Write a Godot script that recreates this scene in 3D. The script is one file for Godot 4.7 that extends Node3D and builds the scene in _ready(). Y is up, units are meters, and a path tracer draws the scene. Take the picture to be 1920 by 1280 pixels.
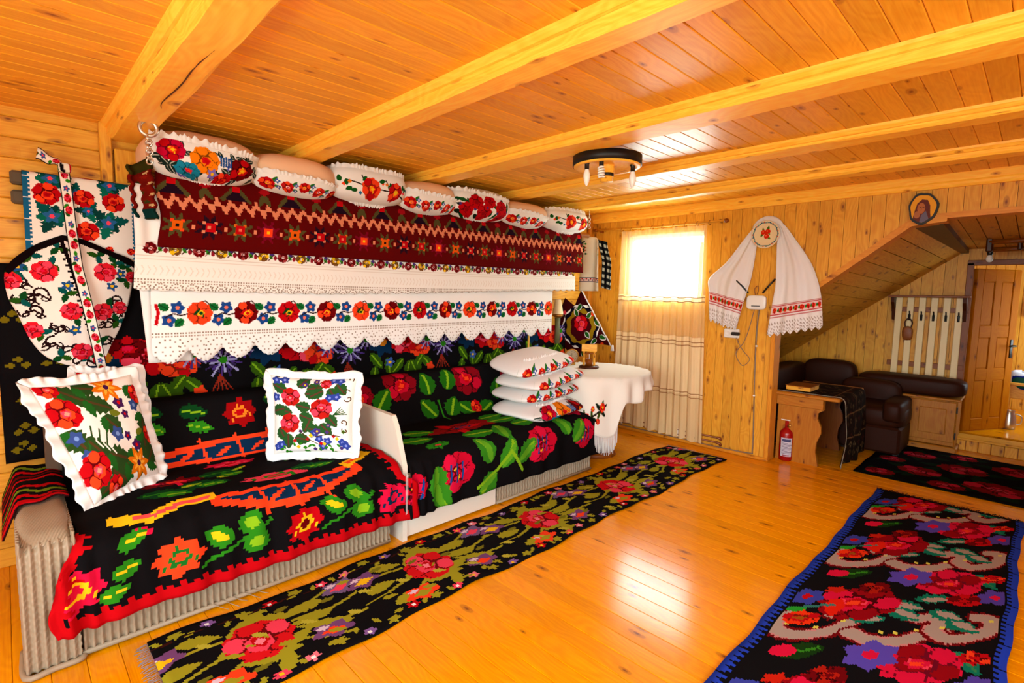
extends Node3D
# A timber attic room hung with woven and embroidered textiles. Metres, y up; the sofa wall is x = XW, the window wall z = ZW.
const CEIL = 2.24
const XW = -3.5
const ZW = -4.6
const CAMX = Vector3(0.698836, 0.016319, -0.715096)
const CAMY = Vector3(-0.078299, 0.995477, -0.053801)
const CAMZ = Vector3(0.710983, 0.093589, 0.696953)
var M = {}
var used = {}
var rng = RandomNumberGenerator.new()
var fine = FastNoiseLite.new()

# ------------------------------------------------------------------ naming
func numbered(base, parent):
	var k = str(parent.get_instance_id()) + base
	var n = used.get(k, 0)
	used[k] = n + 1
	return base if n == 0 else "%s_%03d" % [base, n]

func thing(base, label, cat, at = Vector3.ZERO, group = "", turn = 0.0):
	var o = Node3D.new()
	o.name = numbered(base, self)
	add_child(o)
	o.position = at
	o.rotation.y = turn
	o.set_meta("label", label)
	o.set_meta("category", cat)
	if group != "":
		o.set_meta("group", group)
	return o

func part(base, mesh, mat, parent = self, at = Vector3.ZERO, label = ""):
	var o = MeshInstance3D.new()
	o.name = numbered(base, parent)
	o.mesh = mesh
	o.material_override = mat
	o.cast_shadow = GeometryInstance3D.SHADOW_CASTING_SETTING_ON
	parent.add_child(o)
	o.position = at
	if label != "":
		o.set_meta("label", label)
	return o

func tag(o, label, cat, group = ""):
	o.set_meta("label", label)
	o.set_meta("category", cat)
	if group != "":
		o.set_meta("group", group)
	return o

func shell(base, mesh, mat, label):
	var o = part(base, mesh, mat)
	o.set_meta("kind", "structure")
	o.set_meta("label", label)
	return o

# ------------------------------------------------------------------ meshes
func begin(flat = true):
	var st = SurfaceTool.new()
	st.begin(Mesh.PRIMITIVE_TRIANGLES)
	st.set_smooth_group(-1 if flat else 0)
	return st

func done(st):
	st.index()
	st.generate_normals()
	return st.commit()

func tri(st, a, b, c, ua, ub, uc):
	st.set_uv(ua); st.add_vertex(a)
	st.set_uv(uc); st.add_vertex(c)
	st.set_uv(ub); st.add_vertex(b)

# a, b, c, d run anticlockwise seen from the front
func quad(st, a, b, c, d, ua, ub, uc, ud):
	tri(st, a, b, c, ua, ub, uc)
	tri(st, a, c, d, ua, uc, ud)

# convex face turned away from centre o, textured with the grain along axis g
func facet(st, pts, o, g, off):
	var n = (pts[1] - pts[0]).cross(pts[2] - pts[0])
	var m = Vector3.ZERO
	for p in pts:
		m += p / pts.size()
	if n.dot(m - o) < 0:
		pts.reverse()
		n = -n
	var a = 0
	n = n.abs()
	if n.y >= n.x and n.y >= n.z: a = 1
	elif n.z >= n.x: a = 2
	var uax = g if g != a else (g + 1) % 3
	var vax = 3 - a - uax
	var uv = []
	for p in pts:
		uv.append(Vector2(p[uax] / 1.6, p[vax] / 0.5) + off)
	for i in range(1, pts.size() - 1):
		tri(st, pts[0], pts[i], pts[i + 1], uv[0], uv[i], uv[i + 1])

func add_box(st, c, s, b = 0.003, g = -1, off = Vector2.ZERO):
	var h = s * 0.5
	b = min(b, min(h.x, min(h.y, h.z)) * 0.6)
	if g < 0:
		g = 0
		if s.y > s.x and s.y >= s.z: g = 1
		elif s.z > s.x: g = 2
	var V = func(sx, sy, sz, ax):
		var e = Vector3(b, b, b)
		e[ax] = 0.0
		return c + Vector3(sx, sy, sz) * (h - e)
	for ax in 3:
		var p = (ax + 1) % 3
		var q = (ax + 2) % 3
		for sg in [-1, 1]:
			var f = []
			for k in [[-1, -1], [1, -1], [1, 1], [-1, 1]]:
				var s3 = [0, 0, 0]
				s3[ax] = sg; s3[p] = k[0]; s3[q] = k[1]
				f.append(V.call(s3[0], s3[1], s3[2], ax))
			facet(st, f, c, g, off)
			for sp in [-1, 1]:
				var e1 = [0, 0, 0]
				e1[p] = sg; e1[q] = sp
				var lo = e1.duplicate()
				var hi = e1.duplicate()
				lo[ax] = -1; hi[ax] = 1
				facet(st, [V.call(lo[0], lo[1], lo[2], p), V.call(hi[0], hi[1], hi[2], p), V.call(hi[0], hi[1], hi[2], q), V.call(lo[0], lo[1], lo[2], q)], c, g, off)
	for sx in [-1, 1]:
		for sy in [-1, 1]:
			for sz in [-1, 1]:
				facet(st, [V.call(sx, sy, sz, 0), V.call(sx, sy, sz, 1), V.call(sx, sy, sz, 2)], c, g, off)

var boxes = {}
func box(s, b = 0.003, g = -1, off = Vector2.ZERO):
	var k = str(s) + str(b) + str(g) + str(off)
	if not boxes.has(k):
		var st = begin()
		add_box(st, Vector3.ZERO, s, b, g, off)
		boxes[k] = done(st)
	return boxes[k]

# outline in two axes (pa, pb), pushed from lo to hi along the third
func add_prism(st, pts, pa, pb, lo, hi, g = -1, off = Vector2.ZERO):
	var ax = 3 - pa - pb
	if g < 0: g = pb
	var P = func(v, t):
		var r = Vector3.ZERO
		r[pa] = v.x; r[pb] = v.y; r[ax] = t
		return r
	var poly = PackedVector2Array(pts)
	var t3 = Geometry2D.triangulate_polygon(poly)
	var o = Vector3.ZERO
	for v in pts:
		o += P.call(v, (lo + hi) * 0.5) / pts.size()
	for t in [lo, hi]:
		var inside = P.call(Vector2.ZERO, (lo + hi) * 0.5)
		for i in range(0, t3.size(), 3):
			var f = [P.call(poly[t3[i]], t), P.call(poly[t3[i + 1]], t), P.call(poly[t3[i + 2]], t)]
			var m = (f[0] + f[1] + f[2]) / 3.0
			m[ax] = inside[ax]
			facet(st, f, m, g, off)
	var cw = Geometry2D.is_polygon_clockwise(poly)
	for i in poly.size():
		var a = poly[i]
		var b = poly[(i + 1) % poly.size()]
		var d = (b - a).orthogonal().normalized() * (1.0 if cw else -1.0)
		var m = P.call((a + b) * 0.5 + d * 0.01, (lo + hi) * 0.5)
		facet(st, [P.call(a, lo), P.call(b, lo), P.call(b, hi), P.call(a, hi)], m, g, off)

func prism(pts, pa, pb, lo, hi, g = -1, off = Vector2.ZERO):
	var st = begin()
	add_prism(st, pts, pa, pb, lo, hi, g, off)
	return done(st)

func add_lathe(st, prof, c = Vector3.ZERO, n = 24, axis = 1):
	var pt = func(i, k):
		var a = TAU * k / n
		var r = prof[i].x
		var y = prof[i].y
		if axis == 0: return c + Vector3(y, r * cos(a), r * sin(a))
		if axis == 2: return c + Vector3(r * cos(a), r * sin(a), y)
		return c + Vector3(r * cos(a), y, -r * sin(a))
	for i in prof.size() - 1:
		for k in n:
			var ua = float(k) / n
			var ub = float(k + 1) / n
			var va = float(i) / (prof.size() - 1)
			var vb = float(i + 1) / (prof.size() - 1)
			quad(st, pt.call(i, k), pt.call(i, k + 1), pt.call(i + 1, k + 1), pt.call(i + 1, k), Vector2(ua, va), Vector2(ub, va), Vector2(ub, vb), Vector2(ua, vb))

func lathe(prof, n = 24, axis = 1, flat = false):
	var st = begin(flat)
	add_lathe(st, prof, Vector3.ZERO, n, axis)
	return done(st)

func add_tube(st, pts, r, n = 8, closed = false):
	var rings = []
	var m = pts.size()
	var up = Vector3(0.13, 0.97, 0.21)
	for i in m:
		var d
		if closed: d = pts[(i + 1) % m] - pts[(i + m - 1) % m]
		else: d = pts[min(i + 1, m - 1)] - pts[max(i - 1, 0)]
		d = d.normalized()
		if abs(d.dot(up)) > 0.95: up = Vector3(0.97, 0.1, 0.2)
		var s = d.cross(up).normalized()
		var t = s.cross(d)
		up = t
		var rr = r[i] if r is Array else r
		var ring = []
		for k in n:
			var a = TAU * k / n
			ring.append(pts[i] + (s * cos(a) + t * sin(a)) * rr)
		rings.append(ring)
	for i in (m if closed else m - 1):
		var A = rings[i]
		var B = rings[(i + 1) % m]
		for k in n:
			var l = (k + 1) % n
			var ua = Vector2(float(k) / n, i * 0.1)
			var ub = Vector2(float(k + 1) / n, i * 0.1)
			var dv = Vector2(0, 0.1)
			quad(st, A[k], A[l], B[l], B[k], ua, ub, ub + dv, ua + dv)
	if not closed:
		for e in [0, m - 1]:
			for k in range(1, n - 1):
				if e == 0: tri(st, rings[0][0], rings[0][k + 1], rings[0][k], Vector2.ZERO, Vector2.ZERO, Vector2.ZERO)
				else: tri(st, rings[e][0], rings[e][k], rings[e][k + 1], Vector2.ZERO, Vector2.ZERO, Vector2.ZERO)

func tube(pts, r, n = 8, closed = false):
	var st = begin(false)
	add_tube(st, pts, r, n, closed)
	return done(st)

func curve(pts, per = 6):
	var out = []
	var m = pts.size()
	for i in m - 1:
		var p0 = pts[max(i - 1, 0)]
		var p1 = pts[i]
		var p2 = pts[i + 1]
		var p3 = pts[min(i + 2, m - 1)]
		for k in per:
			out.append(p1.cubic_interpolate(p2, p0, p3, float(k) / per))
	out.append(pts[m - 1])
	return out

# cloth with a thickness: pos(u, v) gives the front, uvf(u, v) its texture point
func add_sheet(st, nu, nv, pos, thick = 0.004, uvf = null):
	var g = []
	for j in nv + 1:
		var row = []
		for i in nu + 1:
			row.append(pos.call(float(i) / nu, float(j) / nv))
		g.append(row)
	var nrm = []
	for j in nv + 1:
		var row = []
		for i in nu + 1:
			var du = g[j][min(i + 1, nu)] - g[j][max(i - 1, 0)]
			var dv = g[min(j + 1, nv)][i] - g[max(j - 1, 0)][i]
			row.append(dv.cross(du).normalized())
		nrm.append(row)
	var U = func(i, j):
		var u = float(i) / nu
		var v = float(j) / nv
		return Vector2(u, v) if uvf == null else uvf.call(u, v)
	for j in nv:
		for i in nu:
			var a = U.call(i, j)
			var b = U.call(i + 1, j)
			var c = U.call(i + 1, j + 1)
			var d = U.call(i, j + 1)
			quad(st, g[j + 1][i], g[j + 1][i + 1], g[j][i + 1], g[j][i], d, c, b, a)
			if thick > 0:
				quad(st, g[j][i] - nrm[j][i] * thick, g[j][i + 1] - nrm[j][i + 1] * thick, g[j + 1][i + 1] - nrm[j + 1][i + 1] * thick, g[j + 1][i] - nrm[j + 1][i] * thick, a, b, c, d)
	if thick > 0:
		var rim = []
		for i in nu: rim.append([i, 0])
		for j in nv: rim.append([nu, j])
		for i in nu: rim.append([nu - i, nv])
		for j in nv: rim.append([0, nv - j])
		for k in rim.size():
			var p = rim[k]
			var q = rim[(k + 1) % rim.size()]
			var a = g[p[1]][p[0]]
			var b = g[q[1]][q[0]]
			var na = nrm[p[1]][p[0]] * thick
			var nb = nrm[q[1]][q[0]] * thick
			var ua = U.call(p[0], p[1])
			var ub = U.call(q[0], q[1])
			quad(st, a, b, b - nb, a - na, ua, ub, ub, ua)

func sheet(nu, nv, pos, thick = 0.004, uvf = null):
	var st = begin(false)
	add_sheet(st, nu, nv, pos, thick, uvf)
	return done(st)

# walk along a polyline of Vector2 (x, y)
func along(prof, s):
	for i in prof.size() - 1:
		var l = prof[i].distance_to(prof[i + 1])
		if s <= l or i == prof.size() - 2:
			return prof[i].lerp(prof[i + 1], s / max(l, 1e-6))
		s -= l
	return prof[-1]

func length_of(prof):
	var l = 0.0
	for i in prof.size() - 1:
		l += prof[i].distance_to(prof[i + 1])
	return l

func rounded(prof, r, n = 5):
	var out = [prof[0]]
	for i in range(1, prof.size() - 1):
		var a = prof[i - 1] - prof[i]
		var b = prof[i + 1] - prof[i]
		var rr = min(r, min(a.length(), b.length()) * 0.45)
		var p = prof[i] + a.normalized() * rr
		var q = prof[i] + b.normalized() * rr
		for k in n + 1:
			var t = float(k) / n
			out.append(p.lerp(prof[i], t).lerp(prof[i].lerp(q, t), t))
	out.append(prof[-1])
	return out

func nz(x, y, z = 0.0):
	return fine.get_noise_3d(x * 100.0, y * 100.0, z * 100.0)

# ------------------------------------------------------------------ painted cloth patterns (flat print, weave and embroidery)
class Ink:
	var im
	var s = 100.0
	func _init(w, h, per, back):
		s = per
		im = Image.create(int(w * per), int(h * per), false, Image.FORMAT_RGB8)
		im.fill(back)
	func poly(pts, c):
		var y0 = 1e9
		var y1 = -1e9
		for p in pts:
			y0 = min(y0, p.y)
			y1 = max(y1, p.y)
		var r0 = max(0, int(floor(y0 * s)))
		var r1 = min(im.get_height() - 1, int(ceil(y1 * s)))
		var n = pts.size()
		for r in range(r0, r1 + 1):
			var y = (r + 0.5) / s
			var xs = []
			for i in n:
				var a = pts[i]
				var b = pts[(i + 1) % n]
				if (a.y <= y) != (b.y <= y):
					xs.append(a.x + (y - a.y) / (b.y - a.y) * (b.x - a.x))
			xs.sort()
			for k in range(0, xs.size() - 1, 2):
				var x0 = int(round(xs[k] * s))
				var x1 = int(round(xs[k + 1] * s))
				if x1 > x0:
					im.fill_rect(Rect2i(x0, r, x1 - x0, 1), c)
	func rect(x, y, w, h, c):
		im.fill_rect(Rect2i(int(round(x * s)), int(round(y * s)), max(1, int(round(w * s))), max(1, int(round(h * s)))), c)
	func blob(x, y, rx, ry, c, lobes = 0, depth = 0.0, turn = 0.0, ph = 0.0):
		var pts = []
		var n = max(10, lobes * 6)
		for i in n:
			var a = TAU * i / n
			var k = 1.0 - depth * 0.5 + depth * 0.5 * cos(a * lobes + ph)
			pts.append(Vector2(x, y) + Vector2(cos(a) * rx * k, sin(a) * ry * k).rotated(turn))
		poly(pts, c)
	func line(pts, w, c):
		for i in pts.size() - 1:
			var a = pts[i]
			var b = pts[i + 1]
			var n = (b - a).orthogonal().normalized() * w * 0.5
			var e = (b - a).normalized() * w * 0.3
			poly([a + n - e, b + n + e, b - n + e, a - n - e], c)
	func leaf(x, y, l, w, a, c, vein = null, saw = 0.0):
		var up = []
		var dn = []
		var n = 10
		for i in n + 1:
			var t = float(i) / n
			var k = w * 0.5 * pow(sin(PI * pow(t, 0.8)), 0.8)
			if i % 2 == 1: k *= 1.0 + saw
			up.append(Vector2(x, y) + Vector2(t * l, k).rotated(a))
			dn.append(Vector2(x, y) + Vector2(t * l, -k).rotated(a))
		dn.reverse()
		poly(up + dn, c)
		if vein != null:
			line([Vector2(x, y) + Vector2(l * 0.1, 0).rotated(a), Vector2(x, y) + Vector2(l * 0.85, 0).rotated(a)], w * 0.16, vein)
	func star(x, y, r, n, c, mid, a0 = 0.0, wide = 0.62):
		for i in n:
			leaf(x, y, r, r * wide, a0 + TAU * i / n, c)
		blob(x, y, r * 0.28, r * 0.28, mid)
	# a rose: scalloped outline, a ring of outer petals, an inner cup and a heart; cols run from the outside in
	func rose(x, y, r, cols, a0 = 0.0, sq = 1.0):
		var n = cols.size()
		blob(x, y, r, r * sq, cols[0], 9, 0.13, 0.0, a0)
		var rim = cols[0].darkened(0.5)
		for q in 5:
			var a = a0 + q * TAU / 5
			var d = Vector2(cos(a), sin(a)) * r * 0.6
			blob(x + d.x, y + d.y * sq, r * 0.36, r * 0.42 * sq, rim, 0, 0.0, a)
			blob(x + d.x * 1.08, y + d.y * 1.08 * sq, r * 0.32, r * 0.37 * sq, cols[(q % 2) if n > 1 else 0], 0, 0.0, a)
		var o = Vector2(r * 0.1, 0).rotated(a0)
		blob(x + o.x, y + o.y * sq, r * 0.52, r * 0.46 * sq, rim, 6, 0.16, 0.0, a0)
		blob(x + o.x * 1.5, y + o.y * 1.5 * sq, r * 0.46, r * 0.4 * sq, cols[1 % n], 6, 0.16, 0.0, a0)
		blob(x + o.x * 0.6, y + o.y * 0.6 * sq, r * 0.32, r * 0.27 * sq, cols[2 % n], 5, 0.25, 0.0, a0)
		if n > 3: blob(x + o.x, y + o.y * sq, r * 0.18, r * 0.15 * sq, cols[3], 4, 0.3, 0.0, a0)
		for q in 2:
			var d = Vector2(r * 0.27, 0).rotated(a0 + 1.0 + q * 2.6)
			blob(x + o.x + d.x, y + (o.y + d.y) * sq, r * 0.05, r * 0.14 * sq, cols[n - 1], 0, 0.0, a0 + q)
	# a blocky kilim flower: scalloped body, a ring of another colour, a core
	func kilim(x, y, r, body, ring, core, a0 = 0.0, sq = 0.95):
		blob(x, y, r, r * sq, body, 8, 0.24, 0.0, a0)
		blob(x, y, r * 0.48, r * 0.44 * sq, ring, 6, 0.2, 0.0, a0)
		blob(x, y, r * 0.27, r * 0.24 * sq, core, 0, 0.0)
		for q in 3:
			var a = a0 + q * 2.1
			rect(x + cos(a) * r * 0.62 - r * 0.07, y + sin(a) * r * 0.55 * sq - r * 0.07, r * 0.14, r * 0.2, ring)
	func curl(x, y, r, w, c, a0 = 0.0, sense = 1.0):
		var pts = []
		for i in 15:
			var t = i / 14.0
			var k = r * (0.18 + 0.82 * t)
			pts.append(Vector2(x, y) + Vector2(k, 0).rotated(a0 + sense * t * 5.0))
		line(pts, w, c)
	func weave(amount, seed):
		var g = RandomNumberGenerator.new()
		g.seed = seed
		for y in im.get_height():
			for x in im.get_width():
				var k = 1.0 + (g.randf() - 0.5) * amount
				var c = im.get_pixel(x, y)
				im.set_pixel(x, y, Color(c.r * k, c.g * k, c.b * k))
	func tex():
		return ImageTexture.create_from_image(im)

func cloth(ink, pixelled = false, rough = 0.9):
	var m = StandardMaterial3D.new()
	m.albedo_texture = ink.tex()
	m.albedo_color = Color(0.94, 0.94, 0.94)
	m.roughness = rough
	m.metallic_specular = 0.12
	m.texture_filter = BaseMaterial3D.TEXTURE_FILTER_NEAREST if pixelled else BaseMaterial3D.TEXTURE_FILTER_LINEAR_WITH_MIPMAPS
	return m

func plain(c, rough = 0.6, metal = 0.0, spec = 0.5):
	var m = StandardMaterial3D.new()
	m.albedo_color = c
	m.roughness = rough
	m.metallic = metal
	m.metallic_specular = spec
	return m

# wood grain with knots: 1.6 m along, 0.5 m across
func wood_image(sd, light, dark, knot, lines, knots, streak):
	var w = 1024
	var h = 512
	var f = FastNoiseLite.new()
	f.seed = sd
	f.frequency = 0.02
	f.fractal_octaves = 3
	var warp = f.get_seamless_image(128, 96)
	warp.convert(Image.FORMAT_L8)
	warp.resize(w, h, Image.INTERPOLATE_CUBIC)
	f.seed = sd + 1
	f.frequency = 0.11
	var fib = f.get_seamless_image(40, 512)
	fib.convert(Image.FORMAT_L8)
	fib.resize(w, h, Image.INTERPOLATE_BILINEAR)
	var A = warp.get_data()
	var B = fib.get_data()
	var g = RandomNumberGenerator.new()
	g.seed = sd
	var ks = []
	for i in knots:
		ks.append([g.randf() * w, g.randf() * h, g.randf_range(4.0, 10.0)])
	var bend = PackedFloat32Array()
	bend.resize(w * h)
	var dk = PackedFloat32Array()
	dk.resize(w * h)
	for k in ks:
		var R = k[2]
		for y in range(max(0, int(k[1] - R * 5)), min(h, int(k[1] + R * 5))):
			for x in range(max(0, int(k[0] - R * 8)), min(w, int(k[0] + R * 8))):
				var dx = (x - k[0]) / (R * 1.5)
				var dy = (y - k[1]) / R
				var d = dx * dx * 0.5 + dy * dy
				bend[y * w + x] += 2.4 * exp(-d * 0.22) * sign(dy) * (1.0 - exp(-abs(dy)))
				var e = dx * dx + dy * dy
				if e < 6.0:
					dk[y * w + x] = max(dk[y * w + x], exp(-e * 1.1) * 0.95 + (0.25 * exp(-pow(sqrt(e) - 1.6, 2.0) * 6.0)))
	var out = PackedByteArray()
	out.resize(w * h * 3)
	var lr = light.r * 255.0; var lg = light.g * 255.0; var lb = light.b * 255.0
	var er = dark.r * 255.0 - lr; var eg = dark.g * 255.0 - lg; var eb = dark.b * 255.0 - lb
	var i = 0
	for y in h:
		for x in w:
			var ring = sin(y * lines + A[i] * 0.11 - bend[i] * 1.3)
			var t = 0.32 + 0.13 * ring + (B[i] - 128) * streak
			t = clamp(t, 0.0, 1.0)
			var k = dk[i]
			var r = lr + er * t
			var gg = lg + eg * t
			var b = lb + eb * t
			if k > 0.01:
				k = min(k, 1.0)
				r += (knot.r * 255.0 - r) * k
				gg += (knot.g * 255.0 - gg) * k
				b += (knot.b * 255.0 - b) * k
			out[i * 3] = int(clamp(r, 0, 255))
			out[i * 3 + 1] = int(clamp(gg, 0, 255))
			out[i * 3 + 2] = int(clamp(b, 0, 255))
			i += 1
	var im = Image.create_from_data(w, h, false, Image.FORMAT_RGB8, out)
	return ImageTexture.create_from_image(im)

func wood(tex, tint, rough, coat = 0.0):
	var m = StandardMaterial3D.new()
	m.albedo_texture = tex
	m.albedo_color = tint
	m.roughness = rough
	m.metallic_specular = 0.35
	if coat > 0:
		m.clearcoat_enabled = true
		m.clearcoat = coat
		m.clearcoat_roughness = 0.08
	return m

func tone(k):
	return Color(k, k, k)

func materials():
	fine.seed = 5
	fine.frequency = 0.01
	var t1 = wood_image(11, Color(0.99, 0.75, 0.24), Color(0.90, 0.57, 0.09), Color(0.55, 0.27, 0.07), 0.2, 10, 0.0018)
	var t2 = wood_image(23, Color(0.96, 0.64, 0.0), Color(0.87, 0.48, 0.0), Color(0.45, 0.22, 0.03), 0.17, 9, 0.0022)
	var t3 = wood_image(37, Color(0.92, 0.67, 0.22), Color(0.80, 0.48, 0.08), Color(0.46, 0.23, 0.08), 0.16, 26, 0.0022)
	M.ceil = []
	M.plank = []
	M.wall = []
	for k in [1.0, 0.97, 0.985, 0.94]:
		M.ceil.append(wood(t1, Color(k, k * 0.95, k * 0.85), 0.36))
		M.plank.append(wood(t2, Color(k, k * 0.98, k), 0.17, 0.0))
		M.wall.append(wood(t3, tone(k), 0.42))
	M.beam = wood(t1, Color(1.06, 1.08, 1.2), 0.42)
	M.pale_wood = plain(Color(0.93, 0.80, 0.56), 0.4)
	M.trim = wood(t3, Color(0.95, 0.87, 0.78), 0.4)
	M.dark_wood = wood(t3, Color(0.32, 0.2, 0.13), 0.4)
	M.mid_wood = wood(t3, Color(0.78, 0.68, 0.56), 0.45)
	M.brown_wood = wood(t3, Color(0.6, 0.44, 0.32), 0.4)
	M.door_wood = wood(t2, Color(0.7, 0.6, 0.6), 0.6)
	M.door_wood.metallic_specular = 0.1
	M.white_cloth = plain(Color(0.87, 0.85, 0.83), 0.9, 0, 0.2)
	M.lace = plain(Color(0.88, 0.86, 0.84), 0.9, 0, 0.2)
	M.satin = plain(Color(0.88, 0.70, 0.55), 0.5, 0, 0.3)
	M.laminate = plain(Color(0.86, 0.81, 0.74), 0.35)
	M.steel = plain(Color(0.8, 0.76, 0.7), 0.3, 0.9)
	M.brass = plain(Color(0.7, 0.5, 0.22), 0.35, 0.9)
	M.copper = plain(Color(0.52, 0.3, 0.16), 0.4, 0.5)
	M.black = plain(Color(0.03, 0.03, 0.03), 0.4)
	M.iron = plain(Color(0.08, 0.07, 0.06), 0.5, 0.3)
	M.white_plastic = plain(Color(0.9, 0.88, 0.85), 0.3)
	M.leather = plain(Color(0.2, 0.085, 0.04), 0.48, 0, 0.2)
	M.cable = plain(Color(0.5, 0.42, 0.36), 0.5)
	M.bulb = plain(Color(0.95, 0.93, 0.9), 0.25)
	M.red_wool = plain(Color(0.55, 0.04, 0.06), 0.95, 0, 0.2)
	M.black_wool = plain(Color(0.03, 0.025, 0.028), 0.95, 0, 0.2)

# ------------------------------------------------------------------ the place
func _ready():
	var cam = Camera3D.new()
	cam.name = "camera"
	add_child(cam)
	cam.transform = Transform3D(Basis(CAMX, CAMY, CAMZ).orthonormalized(), Vector3(0, 1.4, 0))
	cam.fov = 66.74
	cam.near = 0.05
	cam.current = true
	var env = Environment.new()
	var sm = ProceduralSkyMaterial.new()
	sm.sky_top_color = Color(0.78, 0.86, 0.95)
	sm.sky_horizon_color = Color(0.97, 1.0, 1.0)
	sm.ground_bottom_color = Color(0.75, 0.72, 0.64)
	sm.ground_horizon_color = Color(0.95, 0.92, 0.86)
	sm.sky_energy_multiplier = 2.5
	sm.ground_energy_multiplier = 1.6
	var sky = Sky.new()
	sky.sky_material = sm
	env.background_mode = Environment.BG_SKY
	env.sky = sky
	env.tonemap_mode = Environment.TONE_MAPPER_LINEAR
	env.tonemap_exposure = 1.48
	env.sdfgi_enabled = true
	env.ssao_enabled = true
	env.ssil_enabled = true
	var we = WorldEnvironment.new()
	we.name = "sky"
	we.environment = env
	add_child(we)
	# daylight through the two big windows behind the photographer, the curtained one and the room beyond the alcove
	daylight(Vector3(1.26, 1.4, -0.6), Vector3(-1, -0.05, -0.1), Vector2(2.0, 1.2), 2.2)
	daylight(Vector3(-0.35, 1.3, 1.5), Vector3(-0.1, -0.05, -1), Vector2(2.3, 1.4), 5.4)
	daylight(Vector3(-2.63, 1.66, -4.66), Vector3(0, -0.2, 1), Vector2(0.78, 0.62), 2.0)
	daylight(Vector3(0.66, 1.2, -7.5), Vector3(-1, 0, 0), Vector2(0.8, 0.9), 1.0)
	rng.seed = 4
	materials()
	room()
	alcove()
	sofas()
	hangings()
	top_pillows()
	cushions()
	rugs()
	table_corner()
	window_wall()
	left_wall()
	lamps()

func daylight(at, towards, size, energy):
	var l = AreaLight3D.new()
	l.name = numbered("daylight", self)
	add_child(l)
	l.look_at_from_position(at, at + towards, Vector3.UP)
	l.area_size = size
	l.light_color = Color(0.87, 1.0, 1.0)
	l.light_energy = energy
	l.area_range = 14.0
	l.area_attenuation = 2.0
	l.shadow_enabled = true

func rnd_off():
	return Vector2(rng.randi_range(0, 4) * 0.23, rng.randi_range(0, 9) * 0.1)

const ARCH = [[-1.56, -0.1], [-1.56, 1.245], [-0.685, 1.934], [-0.546, 1.945], [-0.546, 1.965], [0.14, 1.985], [0.14, -0.1]]
const GLAZED = [[-3.04, 1.335], [-3.04, 2.0], [-2.21, 2.0], [-2.21, 1.335]]

func v2(list):
	var out = PackedVector2Array()
	for p in list:
		out.append(Vector2(p[0], p[1]))
	return out

# what is left of an upright strip after the arch and the window are cut from it
func cut(x0, x1, y0, y1, holes):
	var left = [v2([[x0, y0], [x1, y0], [x1, y1], [x0, y1]])]
	for hole in holes:
		var rest = []
		for p in left:
			for q in Geometry2D.clip_polygons(p, hole):
				if not Geometry2D.is_polygon_clockwise(q):
					rest.append(q)
		left = rest
	return left

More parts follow.
